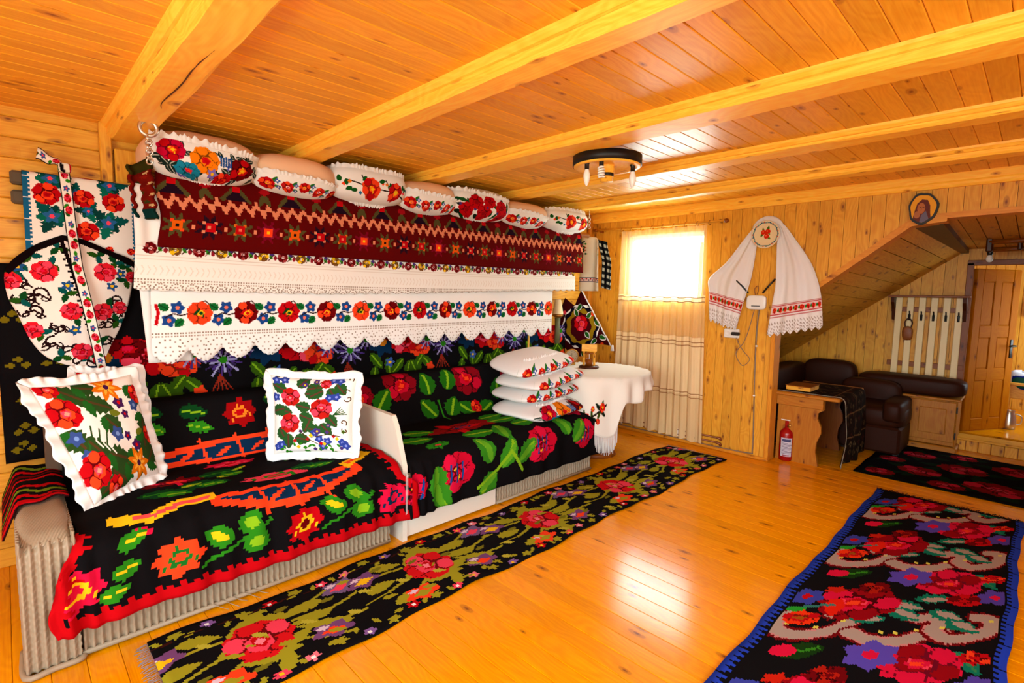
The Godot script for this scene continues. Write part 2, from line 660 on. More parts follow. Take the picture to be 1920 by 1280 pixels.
func room():
	# floor: lacquered planks running across the room
	var fl = shell("floor", box(Vector3(5.4, 0.1, 8.9), 0.0), M.brown_wood, "lacquered orange pine plank floor")
	fl.position = Vector3(-0.9, -0.075, -2.15)
	var z = 2.25
	var k = 0
	while z > -6.5:
		var w = 0.1
		var m = box(Vector3(5.3, 0.025, w - 0.0012), 0.002, 0, Vector2(0.37 * (k % 5), 0.2 * (k % 7) + 0.03))
		var pl = part("plank", m, M.plank[[0, 2, 1, 0, 3, 2, 0][(k * 3 + k / 4) % 7]], fl, Vector3(0, 0.0625, z - w / 2 + 2.15))
		pl.rotation.x = 0.0035 * sin(k * 2.4) + 0.002 * sin(k * 5.1)
		z -= w
		k += 1
	# ceiling boards run away from the camera, beams across
	var ce = shell("ceiling", box(Vector3(5.4, 0.08, 6.9), 0.0), M.brown_wood, "varnished pine board ceiling crossed by beams")
	ce.position = Vector3(-0.9, CEIL + 0.06, -1.2)
	var x = -3.53
	k = 0
	while x < 1.7:
		var m = box(Vector3(0.0885, 0.02, 6.85), 0.0035, 2, Vector2(0.29 * (k % 6), 0.18 * (k % 5)))
		part("board", m, M.ceil[[0, 2, 1, 0, 2, 3, 0, 1][(k * 5 + k / 3) % 8]], ce, Vector3(x + 0.0448 + 0.9, -0.05, 0.0))
		x += 0.0895
		k += 1
	#        near face z, far z, underside y, wobble
	part("crack", tube(curve([Vector3(-1.75, 2.165, -0.545), Vector3(-2.1, 2.164, -0.52), Vector3(-2.35, 2.164, -0.525), Vector3(-2.62, 2.164, -0.515), Vector3(-2.72, 2.164, -0.53)], 5), [0.001, 0.0015, 0.002, 0.0022, 0.0024, 0.0028, 0.003, 0.0032, 0.003, 0.0028, 0.003, 0.0034, 0.0032, 0.003, 0.0026, 0.0022, 0.002, 0.0018, 0.0014, 0.001, 0.0008], 6), M.dark_wood, ce, -ce.position, "dark split in the timber")
	for b in [[-0.43, -0.585, 2.165], [-1.30, -1.425, 2.169], [-2.18, -2.36, 2.18], [-3.08, -3.205, 2.19], [-3.85, -3.97, 2.179], [0.6, 0.45, 2.18], [1.5, 1.35, 2.18]]:
		beam(ce, b[0], b[1], b[2])
	# sofa wall: horizontal boards
	var wl = shell("wall_left", box(Vector3(0.1, 2.4, 7.2), 0.0), M.brown_wood, "pine boarded wall behind the sofas")
	wl.position = Vector3(XW - 0.07, 1.1, -1.2)
	var y = 0.0
	k = 0
	while y < CEIL:
		var m = box(Vector3(0.018, 0.094, 6.85), 0.005, 2, Vector2(0.31 * (k % 5), 0.19 * (k % 5)))
		part("board", m, M.wall[k * 3 % 4], wl, Vector3(0.061, y + 0.047 - 1.1, 0))
		y += 0.0955
		k += 1
	var post = shell("trim_1", box(Vector3(0.05, 2.24, 0.05), 0.004), M.wall[0], "upright batten on the boarded wall beside the hanging textiles")
	post.position = Vector3(XW + 0.025, 1.12, -0.42)
	var post2 = shell("trim_2", box(Vector3(0.045, 2.12, 0.13), 0.006), M.wall[2], "squared timber post under the end of the first beam")
	post2.position = Vector3(XW + 0.0225, 1.06, -0.52)
	post2 = shell("trim_3", box(Vector3(0.05, 2.24, 0.06), 0.004), M.trim, "corner batten between sofa wall and window wall")
	post2.position = Vector3(XW + 0.025, 1.12, ZW + 0.035)
	# window wall
	var holes = [v2(ARCH), v2(GLAZED)]
	var st = begin()
	x = -3.6
	while x < 1.75:
		for p in cut(x, x + 0.2, -0.05, 2.3, holes):
			add_prism(st, p, 0, 1, ZW - 0.12, ZW - 0.02, 1)
		x += 0.2
	var wb = shell("wall_back", done(st), M.brown_wood, "window wall of upright knotty pine boards with a slanted opening")
	x = -3.5
	k = 0
	while x < 1.7:
		for p in cut(x, x + 0.083, 0.0, CEIL, holes):
			part("board", prism(p, 0, 1, ZW - 0.018, ZW + (0.001 if k % 2 == 0 else 0.0), 1, Vector2(0.27 * k, 0.17 * k)), M.wall[[0, 1, 2, 0, 3, 1, 2][k % 7]], wb)
		x += 0.0855
		k += 1
	var co = shell("trim_4", prism([Vector2(0, 2.15), Vector2(0.025, 2.15), Vector2(0.034, 2.165), Vector2(0.034, 2.18), Vector2(0.045, 2.19), Vector2(0.045, 2.24), Vector2(0, 2.24)], 2, 1, -3.5, 1.7, 0), M.beam, "moulded pine cornice along the top of the window wall")
	co.position.z = ZW
	# jamb and edging of the slanted opening
	var tr = shell("trim_5", box(Vector3(0.035, 1.25, 0.14), 0.004), M.trim, "pine jamb at the edge of the slanted opening")
	tr.position = Vector3(-1.56, 0.625, ZW - 0.055)
	st = begin()
	add_prism(st, [Vector2(-1.56, 1.225), Vector2(-0.69, 1.91), Vector2(-0.50, 1.93), Vector2(-0.50, 1.95), Vector2(0.14, 1.96), Vector2(0.14, 2.0), Vector2(-0.55, 1.985), Vector2(-0.70, 1.96), Vector2(-1.56, 1.265)], 0, 1, ZW - 0.125, ZW + 0.014, 0)
	shell("trim_6", done(st), M.trim, "pine edging along the slanted top of the opening")
	var bb = shell("baseboard_back", box(Vector3(1.96, 0.028, 0.02), 0.006), M.trim, "low quarter-round skirting under the window wall")
	bb.position = Vector3(-2.52, 0.014, ZW + 0.011)
	# right and front walls with the windows that light the room, behind the photographer
	frame_wall("wall_right", 0, 1.35, [-6.6, 1.65], [-1.6, 0.4, 0.8, 2.0], "plain pine wall on the photographer's right with a wide window")
	frame_wall("wall_front", 2, 1.6, [-3.6, 1.45], [-1.5, 0.8, 0.6, 2.0], "plain pine wall behind the photographer with a wide window")

func beam(ce, zn, zf, yb):
	var o = ce.position
	var y1 = CEIL + 0.005
	var sec = [Vector2(zn, y1), Vector2(zn, yb + 0.014), Vector2(zn - 0.012, yb), Vector2(zf + 0.01, yb), Vector2(zf, yb + 0.012), Vector2(zf, y1)]
	var st = begin(false)
	var n = 40
	for i in n:
		for j in sec.size() - 1:
			var P = func(a, b):
				var x = lerp(-3.5, 1.7, float(a) / n)
				var w = Vector2(nz(x, zn, b) * 0.012, nz(x, zf, b + 7) * 0.012) if b > 0 and b < sec.size() - 1 else Vector2.ZERO
				return Vector3(x, sec[b].y + w.y, sec[b].x + w.x) - o
			var U = func(a, b): return Vector2(lerp(0.0, 3.3, float(a) / n) + zn, b * 0.13 + zn)
			st.set_smooth_group(j + 1)
			quad(st, P.call(i, j), P.call(i, j + 1), P.call(i + 1, j + 1), P.call(i + 1, j), U.call(i, j), U.call(i, j + 1), U.call(i + 1, j + 1), U.call(i + 1, j))
	var b = part("beam", done(st), M.beam, ce)
	var q = [Vector2(zn, CEIL), Vector2(zn + 0.028, CEIL), Vector2(zn + 0.026, CEIL - 0.012), Vector2(zn + 0.012, CEIL - 0.026), Vector2(zn, CEIL - 0.028)]
	var off = []
	for p in q: off.append(p - Vector2(o.z, o.y))
	part("beading", prism(off, 2, 1, -3.5 - o.x, 1.7 - o.x, 0), M.beam, b)

func frame_wall(base, ax, at, span, hole, label):
	var st = begin()
	var al = 2 - ax
	var put = func(a0, a1, y0, y1):
		var c = Vector3.ZERO
		var s = Vector3.ZERO
		c[ax] = at + 0.05; s[ax] = 0.1
		c[al] = (a0 + a1) / 2; s[al] = a1 - a0
		c.y = (y0 + y1) / 2; s.y = y1 - y0
		add_box(st, c, s, 0.0, al)
	put.call(span[0], hole[0], -0.05, 2.35)
	put.call(hole[1], span[1], -0.05, 2.35)
	put.call(hole[0], hole[1], -0.05, hole[2])
	put.call(hole[0], hole[1], hole[3], 2.35)
	shell(base, done(st), M.wall[0], label)

func ruled(a0, a1, b0, b1, rows, thick, base, mat, label, mk, ref = Vector3.ZERO):
	var st = begin()
	var o = part(base, null, mat)
	o.set_meta("kind", "structure")
	o.set_meta("label", label)
	var n = (a1 - a0).cross(b0 - a0).normalized() * thick
	for k in rows:
		var t0 = float(k) / rows
		var t1 = float(k + 1) / rows - 0.006 / max(a0.distance_to(a1), 0.1)
		var p = [a0.lerp(a1, t0), a0.lerp(a1, t1), b0.lerp(b1, t1), b0.lerp(b1, t0)]
		var s = begin()
		var m = (p[0] + p[2]) * 0.5 + n * 0.5
		var q = []
		for v in p: q.append(v + n)
		facet(s, p.duplicate(), m, 2, Vector2(k * 0.3, k * 0.2))
		facet(s, q.duplicate(), m, 2, Vector2(k * 0.3, k * 0.2))
		for e in 4:
			facet(s, [p[e], p[(e + 1) % 4], q[(e + 1) % 4], q[e]], m, 2, Vector2.ZERO)
		part("board", done(s), mk[k % mk.size()], o)
	var s2 = begin()
	var back = [a0 + n, a1 + n, b1 + n, b0 + n]
	var back2 = []
	for v in back: back2.append(v + n.normalized() * 0.05)
	var mid = (back[0] + back2[2]) * 0.5
	facet(s2, back.duplicate(), mid, 2, Vector2.ZERO)
	facet(s2, back2.duplicate(), mid, 2, Vector2.ZERO)
	for e in 4:
		facet(s2, [back[e], back[(e + 1) % 4], back2[(e + 1) % 4], back2[e]], mid, 2, Vector2.ZERO)
	o.mesh = done(s2)
	return o

# the low space under the roof slope beyond the opening
func alcove():
	var zf = -6.55
	ruled(Vector3(-3.2, -0.04, ZW - 0.1), Vector3(-0.685, 1.945, ZW - 0.1), Vector3(-3.1, -0.04, zf), Vector3(-0.57, 1.85, zf), 24, 0.02, "wall_slope", M.brown_wood, "sloping boarded underside of the roof in the alcove", [M.wall[3], M.wall[1]])
	ruled(Vector3(-0.66, 1.97, ZW - 0.1), Vector3(1.1, 1.97, ZW - 0.1), Vector3(-0.66, 1.88, zf), Vector3(1.1, 1.88, zf), 18, 0.02, "ceiling_alcove", M.brown_wood, "low boarded ceiling of the alcove", [M.wall[3], M.wall[1]])
	var be = shell("trim_7", prism([Vector2(-4.7, 1.99), Vector2(-4.7, 1.925), Vector2(zf, 1.84), Vector2(zf, 1.9)], 2, 1, -0.70, -0.53, 2), M.dark_wood, "dark ridge strip where the alcove slope meets its ceiling")
	be = null
	# far wall, upright boards, with the doorway
	var door = v2([[-0.49, 0.1], [-0.49, 1.73], [0.2, 1.73], [0.2, 0.1]])
	var st = begin()
	var x = -3.2
	while x < 1.1:
		for p in cut(x, x + 0.2, -0.05, 2.1, [door]):
			add_prism(st, p, 0, 1, zf - 0.1, zf - 0.02, 1)
		x += 0.2
	var wf = shell("wall_far", done(st), M.brown_wood, "end wall of the alcove in upright pine boards with a doorway")
	x = -3.2
	var k = 0
	while x < 1.1:
		for p in cut(x, x + 0.084, 0.0, 2.05, [door]):
			part("board", prism(p, 0, 1, zf - 0.018, zf + (0.002 if k % 2 == 0 else 0.0), 1, Vector2(0.27 * k, 0.31 * k)), M.wall[[0, 2, 1, 0, 3][k % 5]], wf)
		x += 0.0865
		k += 1
	var wr = shell("wall_alcove", box(Vector3(0.1, 2.2, 1.85), 0.0, 2), M.wall[1], "side wall of the alcove outside the picture")
	wr.position = Vector3(1.1, 1.0, -5.6)
	# step up to the door
	var sp = shell("floor_step", box(Vector3(0.72, 0.12, 0.2), 0.006, 0), M.brown_wood, "boarded step in front of the alcove door")
	sp.position = Vector3(-0.14, 0.06, -6.46)
	part("tread", box(Vector3(0.73, 0.022, 0.22), 0.006, 0), M.wall[0], sp, Vector3(0, 0.05, 0.012))
	for i in 8:
		part("riser_board", box(Vector3(0.083, 0.096, 0.012), 0.004, 1, Vector2(i * 0.2, i * 0.31)), M.wall[i % 4], sp, Vector3(-0.31 + i * 0.088, -0.011, 0.104))
	# door frame and open door
	st = begin()
	add_box(st, Vector3(-0.505, 0.93, zf + 0.008), Vector3(0.05, 1.64, 0.04), 0.004)
	add_box(st, Vector3(0.2, 0.93, zf + 0.008), Vector3(0.05, 1.64, 0.04), 0.004)
	add_box(st, Vector3(-0.15, 1.75, zf + 0.008), Vector3(0.76, 0.05, 0.04), 0.004)
	shell("trim_8", done(st), M.brown_wood, "door frame at the end of the alcove")
	var dr = Node3D.new()
	dr.name = "door_1"
	add_child(dr)
	dr.set_meta("kind", "structure")
	dr.set_meta("label", "open panelled pine door at the end of the alcove")
	dr.position = Vector3(-0.475, 0.13, zf - 0.05)
	dr.rotation.y = deg_to_rad(61)
	st = begin()
	var W = 0.60
	var H = 1.57
	add_box(st, Vector3(W / 2, H / 2, 0), Vector3(W - 0.02, H - 0.02, 0.02), 0.002)
	for px in [0.05, W / 2, W - 0.05]:
		add_box(st, Vector3(px, H / 2, 0), Vector3(0.1, H, 0.04), 0.006)
	for py in [0.06, 0.55, 0.97, H - 0.06]:
		add_box(st, Vector3(W / 2, py, 0), Vector3(W - 0.2, 0.12, 0.038), 0.006, 0)
	part("leaf", done(st), M.door_wood, dr)
	for px in [W * 0.29, W * 0.71]:
		for py in [[0.12, 0.49], [0.61, 0.91], [1.03, H - 0.12]]:
			part("panel", box(Vector3(W / 2 - 0.15, py[1] - py[0], 0.03), 0.009, 1, Vector2(py[0], px)), M.door_wood, dr, Vector3(px, (py[0] + py[1]) / 2, 0))
	st = begin(false)
	add_tube(st, [Vector3(W - 0.05, 0.83, 0.02), Vector3(W - 0.05, 0.83, 0.06), Vector3(W - 0.14, 0.83, 0.065)], 0.009, 8)
	add_box(st, Vector3(W - 0.05, 0.8, 0.023), Vector3(0.035, 0.18, 0.006), 0.002)
	part("handle", done(st), M.iron, dr)
	# the lit room beyond the door
	st = begin()
	add_box(st, Vector3(0.0, 0.07, -7.6), Vector3(2.6, 0.1, 1.9), 0.0)
	shell("floor_beyond", done(st), M.plank[1], "plank floor of the room behind the open door")
	st = begin()
	add_box(st, Vector3(0.0, 1.2, -8.6), Vector3(2.6, 2.4, 0.1), 0.0, 1)
	var wx = shell("wall_beyond", done(st), M.brown_wood, "bright boarded wall seen through the open door")
	for i in 15:
		part("board", box(Vector3(0.084, 2.2, 0.02), 0.004, 1, Vector2(i * 0.23, i * 0.3)), M.wall[i % 3], wx, Vector3(-0.65 + i * 0.0865, 1.15, -8.54))
	frame_wall("wall_end", 0, 0.7, [-8.7, -6.6], [-7.9, -7.1, 0.75, 1.65], "side wall of the far room with its window")
	st = begin()
	add_box(st, Vector3(-1.35, 1.2, -7.66), Vector3(0.1, 2.4, 1.98), 0.0)
	shell("wall_end_left", done(st), M.wall[1], "other side wall of the far room")
	st = begin()
	add_box(st, Vector3(-0.2, 2.25, -7.66), Vector3(2.6, 0.1, 1.98), 0.0)
	shell("ceiling_beyond", done(st), M.wall[1], "ceiling of the far room")
	# small things in the far room
	var t = thing("side_table", "small pale wooden table in the bright room behind the open door", "table", Vector3(-0.02, 0.12, -7.55))
	part("tabletop", box(Vector3(0.42, 0.03, 0.34), 0.005, 0), M.wall[0], t, Vector3(0, 0.43, 0))
	part("apron", box(Vector3(0.36, 0.14, 0.28), 0.004, 0), M.wall[1], t, Vector3(0, 0.345, 0))
	for sx in [-1, 1]:
		for sz in [-1, 1]:
			part("leg", box(Vector3(0.04, 0.4, 0.04), 0.004, 1), M.wall[0], t, Vector3(sx * 0.17, 0.2, sz * 0.13))
	var ink = Ink.new(1, 1, 64, Color(0.9, 0.88, 0.9))
	ink.poly([Vector2(0.3, 0.3), Vector2(1, 0.22), Vector2(1, 0.8), Vector2(0.3, 0.75)], Color(0.07, 0.12, 0.5))
	ink.blob(0.5, 0.5, 0.2, 0.18, Color(0.1, 0.3, 0.22))
	ink.blob(0.2, 0.85, 0.25, 0.06, Color(0.75, 0.2, 0.2))
	var pm = cloth(ink, false, 0.35)
	t = tag(part("plastic_bag", pack_mesh(0.2, 0.24, 0.15, 1), pm, self, Vector3(-0.1, 0.565, -7.47)), "white and blue printed plastic bag on the small table beyond the door", "bag")
	t = thing("glass_jug", "clear glass jug on the floor behind the open door", "jug", Vector3(-0.15, 0.12, -7.15))
	part("body", lathe([Vector2(0.001, 0.0), Vector2(0.05, 0.0), Vector2(0.055, 0.05), Vector2(0.05, 0.12), Vector2(0.035, 0.17), Vector2(0.04, 0.19)], 18), M.steel, t)
	part("handle", tube(curve([Vector3(0.04, 0.16, 0), Vector3(0.085, 0.14, 0), Vector3(0.085, 0.07, 0), Vector3(0.05, 0.05, 0)], 4), 0.006, 6), M.steel, t)
	ink = Ink.new(1, 1, 64, Color(0.88, 0.78, 0.7))
	for i in 8:
		ink.blob(0.3 + 0.1 * (i % 3), 0.15 + i * 0.11, 0.07, 0.05, Color(0.3, 0.25, 0.35))
	t = tag(part("wall_towel", sheet(10, 16, func(u, v): return Vector3(u * 0.16 + 0.02 * sin(v * 5), -v * 0.5, 0.02 * sin(u * 9)), 0.006), cloth(ink), self, Vector3(-0.13, 1.72, -8.48)), "pale towel hanging on the bright wall past the open door", "towel")
	furniture()

func pack_mesh(w, h, d, sd):
	return sheet(24, 16, func(u, v):
		var a = u * TAU
		var b = (v - 0.5) * PI
		var k = pow(abs(cos(b)), 0.45)
		return Vector3(sign(cos(a)) * pow(abs(cos(a)), 0.5) * k * w / 2, -sin(b) * h / 2 + 0.0, -sign(sin(a)) * pow(abs(sin(a)), 0.5) * k * d / 2) * (1.0 + 0.3 * nz(cos(a) * 0.3, v * 0.4, sin(a) * 0.3 + sd)), 0.0, func(u, v): return Vector2(fmod(u * 2.0, 1.0), v))

func furniture():
	# desk with its embroidered runner
	var d = thing("desk", "pine desk with a curved side panel, covered by a dark woven runner, in the alcove", "desk", Vector3(-1.32, 0, -5.1))
	part("tabletop", box(Vector3(0.5, 0.03, 0.8), 0.008, 2), M.mid_wood, d, Vector3(0, 0.585, 0))
	part("apron", box(Vector3(0.36, 0.085, 0.03), 0.004, 0), M.mid_wood, d, Vector3(-0.05, 0.527, 0.35))
	for e in [0.32, -0.34]:
		var side = [Vector2(-0.22, 0), Vector2(0.11, 0), Vector2(0.10, 0.06), Vector2(0.085, 0.12), Vector2(0.09, 0.2), Vector2(0.12, 0.28), Vector2(0.115, 0.34), Vector2(0.085, 0.4), Vector2(0.09, 0.45), Vector2(0.13, 0.48), Vector2(0.13, 0.57), Vector2(-0.22, 0.57)]
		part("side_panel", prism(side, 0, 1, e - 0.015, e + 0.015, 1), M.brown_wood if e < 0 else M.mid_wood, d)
	part("rail", box(Vector3(0.03, 0.12, 0.66), 0.004, 2), M.mid_wood, d, Vector3(-0.1, 0.3, 0))
	var ink = Ink.new(0.8, 1.2, 90, Color(0.13, 0.08, 0.05))
	for i in 16:
		for j in 10:
			if (i * 7 + j * 3) % 4 < 3:
				ink.star(0.04 + j * 0.08, 0.05 + i * 0.075 + 0.02 * (j % 2), 0.032, 4, [Color(0.32, 0.24, 0.14), Color(0.24, 0.1, 0.07), Color(0.4, 0.32, 0.2)][(i + j * 2) % 3], Color(0.1, 0.06, 0.04))
	for yy in [0.12, 0.48, 0.72, 0.95]:
		ink.rect(0, yy, 0.8, 0.012, Color(0.5, 0.36, 0.2))
	ink.rect(0.4, 0, 0.012, 1.2, Color(0.5, 0.36, 0.2))
	ink.rect(0, 0, 0.012, 1.2, Color(0.85, 0.8, 0.7))
	var prof = rounded([Vector2(-0.23, 0.606), Vector2(0.262, 0.608), Vector2(0.285, 0.57), Vector2(0.30, 0.3), Vector2(0.29, 0.04)], 0.03)
	var L = length_of(prof)
	var r = part("desk_runner", sheet(30, 40, func(u, v):
		var p = along(prof, v * L)
		var dn = clamp(v * 2.0 - 1.0, 0, 1)
		return Vector3(p.x + 0.018 * dn * sin(u * 17 + v * 3), p.y + 0.02 * dn * sin(u * 7), 0.36 - u * 0.66 + 0.03 * dn * sin(v * 14) * (1 - u)), 0.004), cloth(ink), self, Vector3(-1.32, 0, -5.1))
	tag(r, "dark patterned runner with a pale lace edge hanging over the alcove desk", "runner")
	var b = thing("book", "closed light wooden box-like book on the alcove desk", "book", Vector3(-1.4, 0.612, -4.9))
	part("pages", box(Vector3(0.19, 0.034, 0.24), 0.003, 0), M.wall[0], b, Vector3(0, 0.018, 0))
	part("cover", box(Vector3(0.2, 0.006, 0.25), 0.002, 0), M.brown_wood, b, Vector3(0, 0.038, 0))
	# fire extinguisher
	var f = thing("fire_extinguisher", "red fire extinguisher with a white label beside the opening's jamb", "extinguisher", Vector3(-1.462, 0, -4.775))
	var red = plain(Color(0.6, 0.03, 0.04), 0.25)
	part("cylinder", lathe([Vector2(0.001, 0), Vector2(0.05, 0.0), Vector2(0.055, 0.012), Vector2(0.055, 0.225), Vector2(0.05, 0.25), Vector2(0.03, 0.272), Vector2(0.018, 0.28), Vector2(0.018, 0.3), Vector2(0.001, 0.3)], 28), red, f)
	ink = Ink.new(0.1, 0.16, 800, Color(0.82, 0.8, 0.85))
	ink.rect(0.012, 0.01, 0.076, 0.022, Color(0.3, 0.3, 0.45))
	for i in 9:
		ink.rect(0.012, 0.045 + i * 0.011, 0.05 + 0.02 * ((i * 5) % 3), 0.004, Color(0.4, 0.35, 0.45))
	ink.rect(0.02, 0.148, 0.06, 0.008, Color(0.6, 0.1, 0.15))
	part("label_sticker", sheet(12, 2, func(u, v):
		var a = lerp(-0.5, 1.15, u)
		return Vector3(sin(a) * 0.0556, 0.2 - v * 0.16, cos(a) * 0.0556), 0.0), cloth(ink, false, 0.35), f, Vector3.ZERO, "white printed label")
	var st = begin()
	add_box(st, Vector3(-0.012, 0.348, 0.0), Vector3(0.075, 0.01, 0.022), 0.002)
	add_box(st, Vector3(-0.012, 0.328, 0), Vector3(0.06, 0.01, 0.02), 0.002)
	part("lever", done(st), M.white_plastic, f)
	part("valve", box(Vector3(0.03, 0.05, 0.03), 0.004), red, f, Vector3(0, 0.318, 0))
	part("gauge", lathe([Vector2(0.001, 0), Vector2(0.014, 0.0), Vector2(0.014, 0.012), Vector2(0.001, 0.012)], 14, 2), M.brass, f, Vector3(0.022, 0.305, 0.012))
	part("hose", tube(curve([Vector3(0.02, 0.3, 0), Vector3(0.062, 0.28, -0.01), Vector3(0.068, 0.2, -0.02), Vector3(0.066, 0.08, -0.02)], 5), 0.008, 8), M.black, f)
	# leather armchair
	var a = thing("armchair", "dark brown leather armchair beside the alcove desk", "armchair", Vector3(-1.0, 0, -5.82))
	part("seat", pillow_block(0.5, 0.2, 0.52), M.leather, a, Vector3(-0.02, 0.34, 0))
	part("backrest", pillow_block(0.5, 0.4, 0.16), M.leather, a, Vector3(-0.12, 0.42, -0.24))
	part("armrest", pillow_block(0.16, 0.2, 0.56), M.leather, a, Vector3(0.14, 0.4, 0.02))
	part("body", box(Vector3(0.5, 0.24, 0.5), 0.02), M.leather, a, Vector3(-0.04, 0.14, 0))
	for sx in [-0.22, 0.18]:
		for sz in [-0.2, 0.2]:
			part("foot", box(Vector3(0.04, 0.03, 0.04), 0.004), M.black, a, Vector3(sx, 0.015, sz))
	# leather sofa under the slope
	a = thing("leather_sofa", "dark leather sofa tucked under the roof slope behind the alcove desk", "sofa", Vector3(-1.68, 0, -5.7))
	part("seat", pillow_block(0.6, 0.2, 1.2), M.leather, a, Vector3(0, 0.34, -0.05))
	part("base", box(Vector3(0.55, 0.24, 1.15), 0.02), M.leather, a, Vector3(0, 0.14, -0.05))
	part("backrest", pillow_block(0.2, 0.4, 1.1), M.leather, a, Vector3(-0.16, 0.52, -0.05))
	part("armrest", pillow_block(0.5, 0.5, 0.18), M.leather, a, Vector3(0.14, 0.5, -0.58))
	# cabinet with one door and a bolster on it
	var c = thing("cabinet", "low pine cabinet with one panelled door at the end of the alcove", "cabinet", Vector3(-0.76, 0, -6.3))
	part("body", box(Vector3(0.62, 0.42, 0.34), 0.006, 1), M.mid_wood, c, Vector3(-0.02, 0.27, 0))
	part("plinth", box(Vector3(0.66, 0.055, 0.38), 0.008, 0), M.mid_wood, c, Vector3(-0.02, 0.0275, 0.0))
	var dd = part("door", box(Vector3(0.33, 0.37, 0.022), 0.005, 1), M.mid_wood, c, Vector3(0.12, 0.285, 0.182))
	part("panel", box(Vector3(0.2, 0.24, 0.02), 0.009, 1, Vector2(0.4, 0.3)), M.mid_wood, dd, Vector3(0, 0, 0.008))
	for py in [-0.12, 0.12]:
		part("hinge", box(Vector3(0.012, 0.06, 0.014), 0.003), M.iron, dd, Vector3(0.17, py, 0.008))
	part("top", box(Vector3(0.66, 0.02, 0.38), 0.005, 0), M.mid_wood, c, Vector3(-0.02, 0.49, 0))
	tag(part("bolster", pillow_block(0.84, 0.17, 0.3), M.leather, self, Vector3(-0.845, 0.585, -6.28)), "long dark brown leather bolster lying on the alcove cabinet", "cushion")
	# coat rack
	var k = thing("coat_rack", "wall coat rack of pale upright slats with black hooks above the cabinet", "coat rack", Vector3(-0.79, 0, -6.53))
	for i in 6:
		var sx = -0.235 + i * 0.094
		var sl = part("slat", box(Vector3(0.055, 0.8, 0.018), 0.004, 1, Vector2(i * 0.3, i * 0.41)), M.pale_wood, k, Vector3(sx, 1.02, 0.02), "pale pine slat")
		if i > 0 and i < 6:
			var hx = begin(false)
			add_tube(hx, curve([Vector3(0, 0.19, 0.01), Vector3(0, 0.185, 0.035), Vector3(0, 0.205, 0.055), Vector3(0, 0.23, 0.05)], 4), 0.006, 6)
			add_tube(hx, curve([Vector3(0, 0.2, 0.01), Vector3(0, 0.245, 0.02), Vector3(0, 0.26, 0.04)], 4), 0.006, 6)
			add_box(hx, Vector3(0, 0.2, 0.012), Vector3(0.02, 0.06, 0.006), 0.002)
			part("hook", done(hx), M.iron, sl)
	part("rail", box(Vector3(0.6, 0.05, 0.016), 0.003, 0), M.brown_wood, k, Vector3(0, 1.3, 0.006))
	part("rail", box(Vector3(0.6, 0.05, 0.016), 0.003, 0), M.brown_wood, k, Vector3(0, 0.75, 0.006))
	part("shelf", box(Vector3(0.62, 0.02, 0.15), 0.004, 0), M.brown_wood, k, Vector3(0, 1.43, 0.08))
	for sx in [-0.275, 0.275]:
		part("bracket", prism([Vector2(0, 1.42), Vector2(0.13, 1.42), Vector2(0.12, 1.37), Vector2(0.05, 1.3), Vector2(0.02, 1.2), Vector2(0, 1.19)], 2, 1, sx - 0.014, sx + 0.014, 1), M.dark_wood, k)
	# small bag on a hook
	var bg = thing("small_bag", "small brown bag hanging from the left hook of the coat rack", "bag", Vector3(-0.93, 1.08, -6.47))
	part("pouch", pack_mesh(0.085, 0.13, 0.035, 3), M.brown_wood, bg, Vector3(0, -0.02, 0))
	part("strap", tube(curve([Vector3(-0.02, 0.03, 0), Vector3(-0.03, 0.09, 0), Vector3(0, 0.13, 0), Vector3(0.03, 0.09, 0), Vector3(0.02, 0.03, 0)], 4), 0.006, 6), M.dark_wood, bg)

func pillow_block(w, h, d):
	return sheet(28, 16, func(u, v):
		var a = -u * TAU
		var b = (0.5 - v) * PI
		var e = 0.42
		var k = pow(abs(cos(b)), e)
		return Vector3(sign(cos(a)) * pow(abs(cos(a)), e) * k * w / 2, sign(sin(b)) * pow(abs(sin(b)), e) * h / 2, -sign(sin(a)) * pow(abs(sin(a)), e) * k * d / 2), 0.0)

# ------------------------------------------------------------------ sofas and their blankets
func drape(prof, z0, z1, nu, nv, wob, thick = 0.006, ends = null):
	var L = length_of(prof)
	return sheet(nu, nv, func(u, v):
		var p = along(prof, v * L)
		var d = along(prof, min(v * L + 0.01, L)) - along(prof, max(v * L - 0.01, 0.0))
		var n = Vector2(-d.y, d.x).normalized()
		var a = z0
		var b = z1
		if ends != null:
			var e = ends.call(v * L)
			a += e.x
			b += e.y
		var z = lerp(a, b, u)
		var w = wob.call(u, v * L, z)
		return Vector3(p.x + n.x * w, p.y + n.y * w, z), thick)

func ribbed(p, nu, nv, ribs, amp):
	# wicker: upright ribs woven round with fine strands; p(u, v) gives [point, outward]
	return sheet(nu, nv, func(u, v):
		var q = p.call(u, v)
		var r = sin(u * ribs * TAU)
		var w = sin(v * nv * PI * 0.5 + (PI if int(u * ribs * 2.0) % 2 == 0 else 0.0))
		return q[0] + q[1] * (amp * r + amp * 0.3 * w), 0.004)

const RED = Color(0.72, 0.03, 0.06)
const PINK = Color(0.82, 0.07, 0.22)
const ROSE = Color(0.92, 0.25, 0.34)
const ORANGE = Color(0.93, 0.25, 0.1)
const DARKRED = Color(0.4, 0.015, 0.03)
const YELLOW = Color(0.93, 0.72, 0.08)
const GREEN = Color(0.16, 0.48, 0.08)
const LIME = Color(0.5, 0.68, 0.1)
const DEEPGREEN = Color(0.04, 0.24, 0.09)
const NAVY = Color(0.05, 0.16, 0.27)
const BLUE = Color(0.1, 0.25, 0.5)
const INKY = Color(0.06, 0.05, 0.052)
const VIOLET = Color(0.28, 0.18, 0.45)
const CREAM = Color(0.94, 0.92, 0.90)

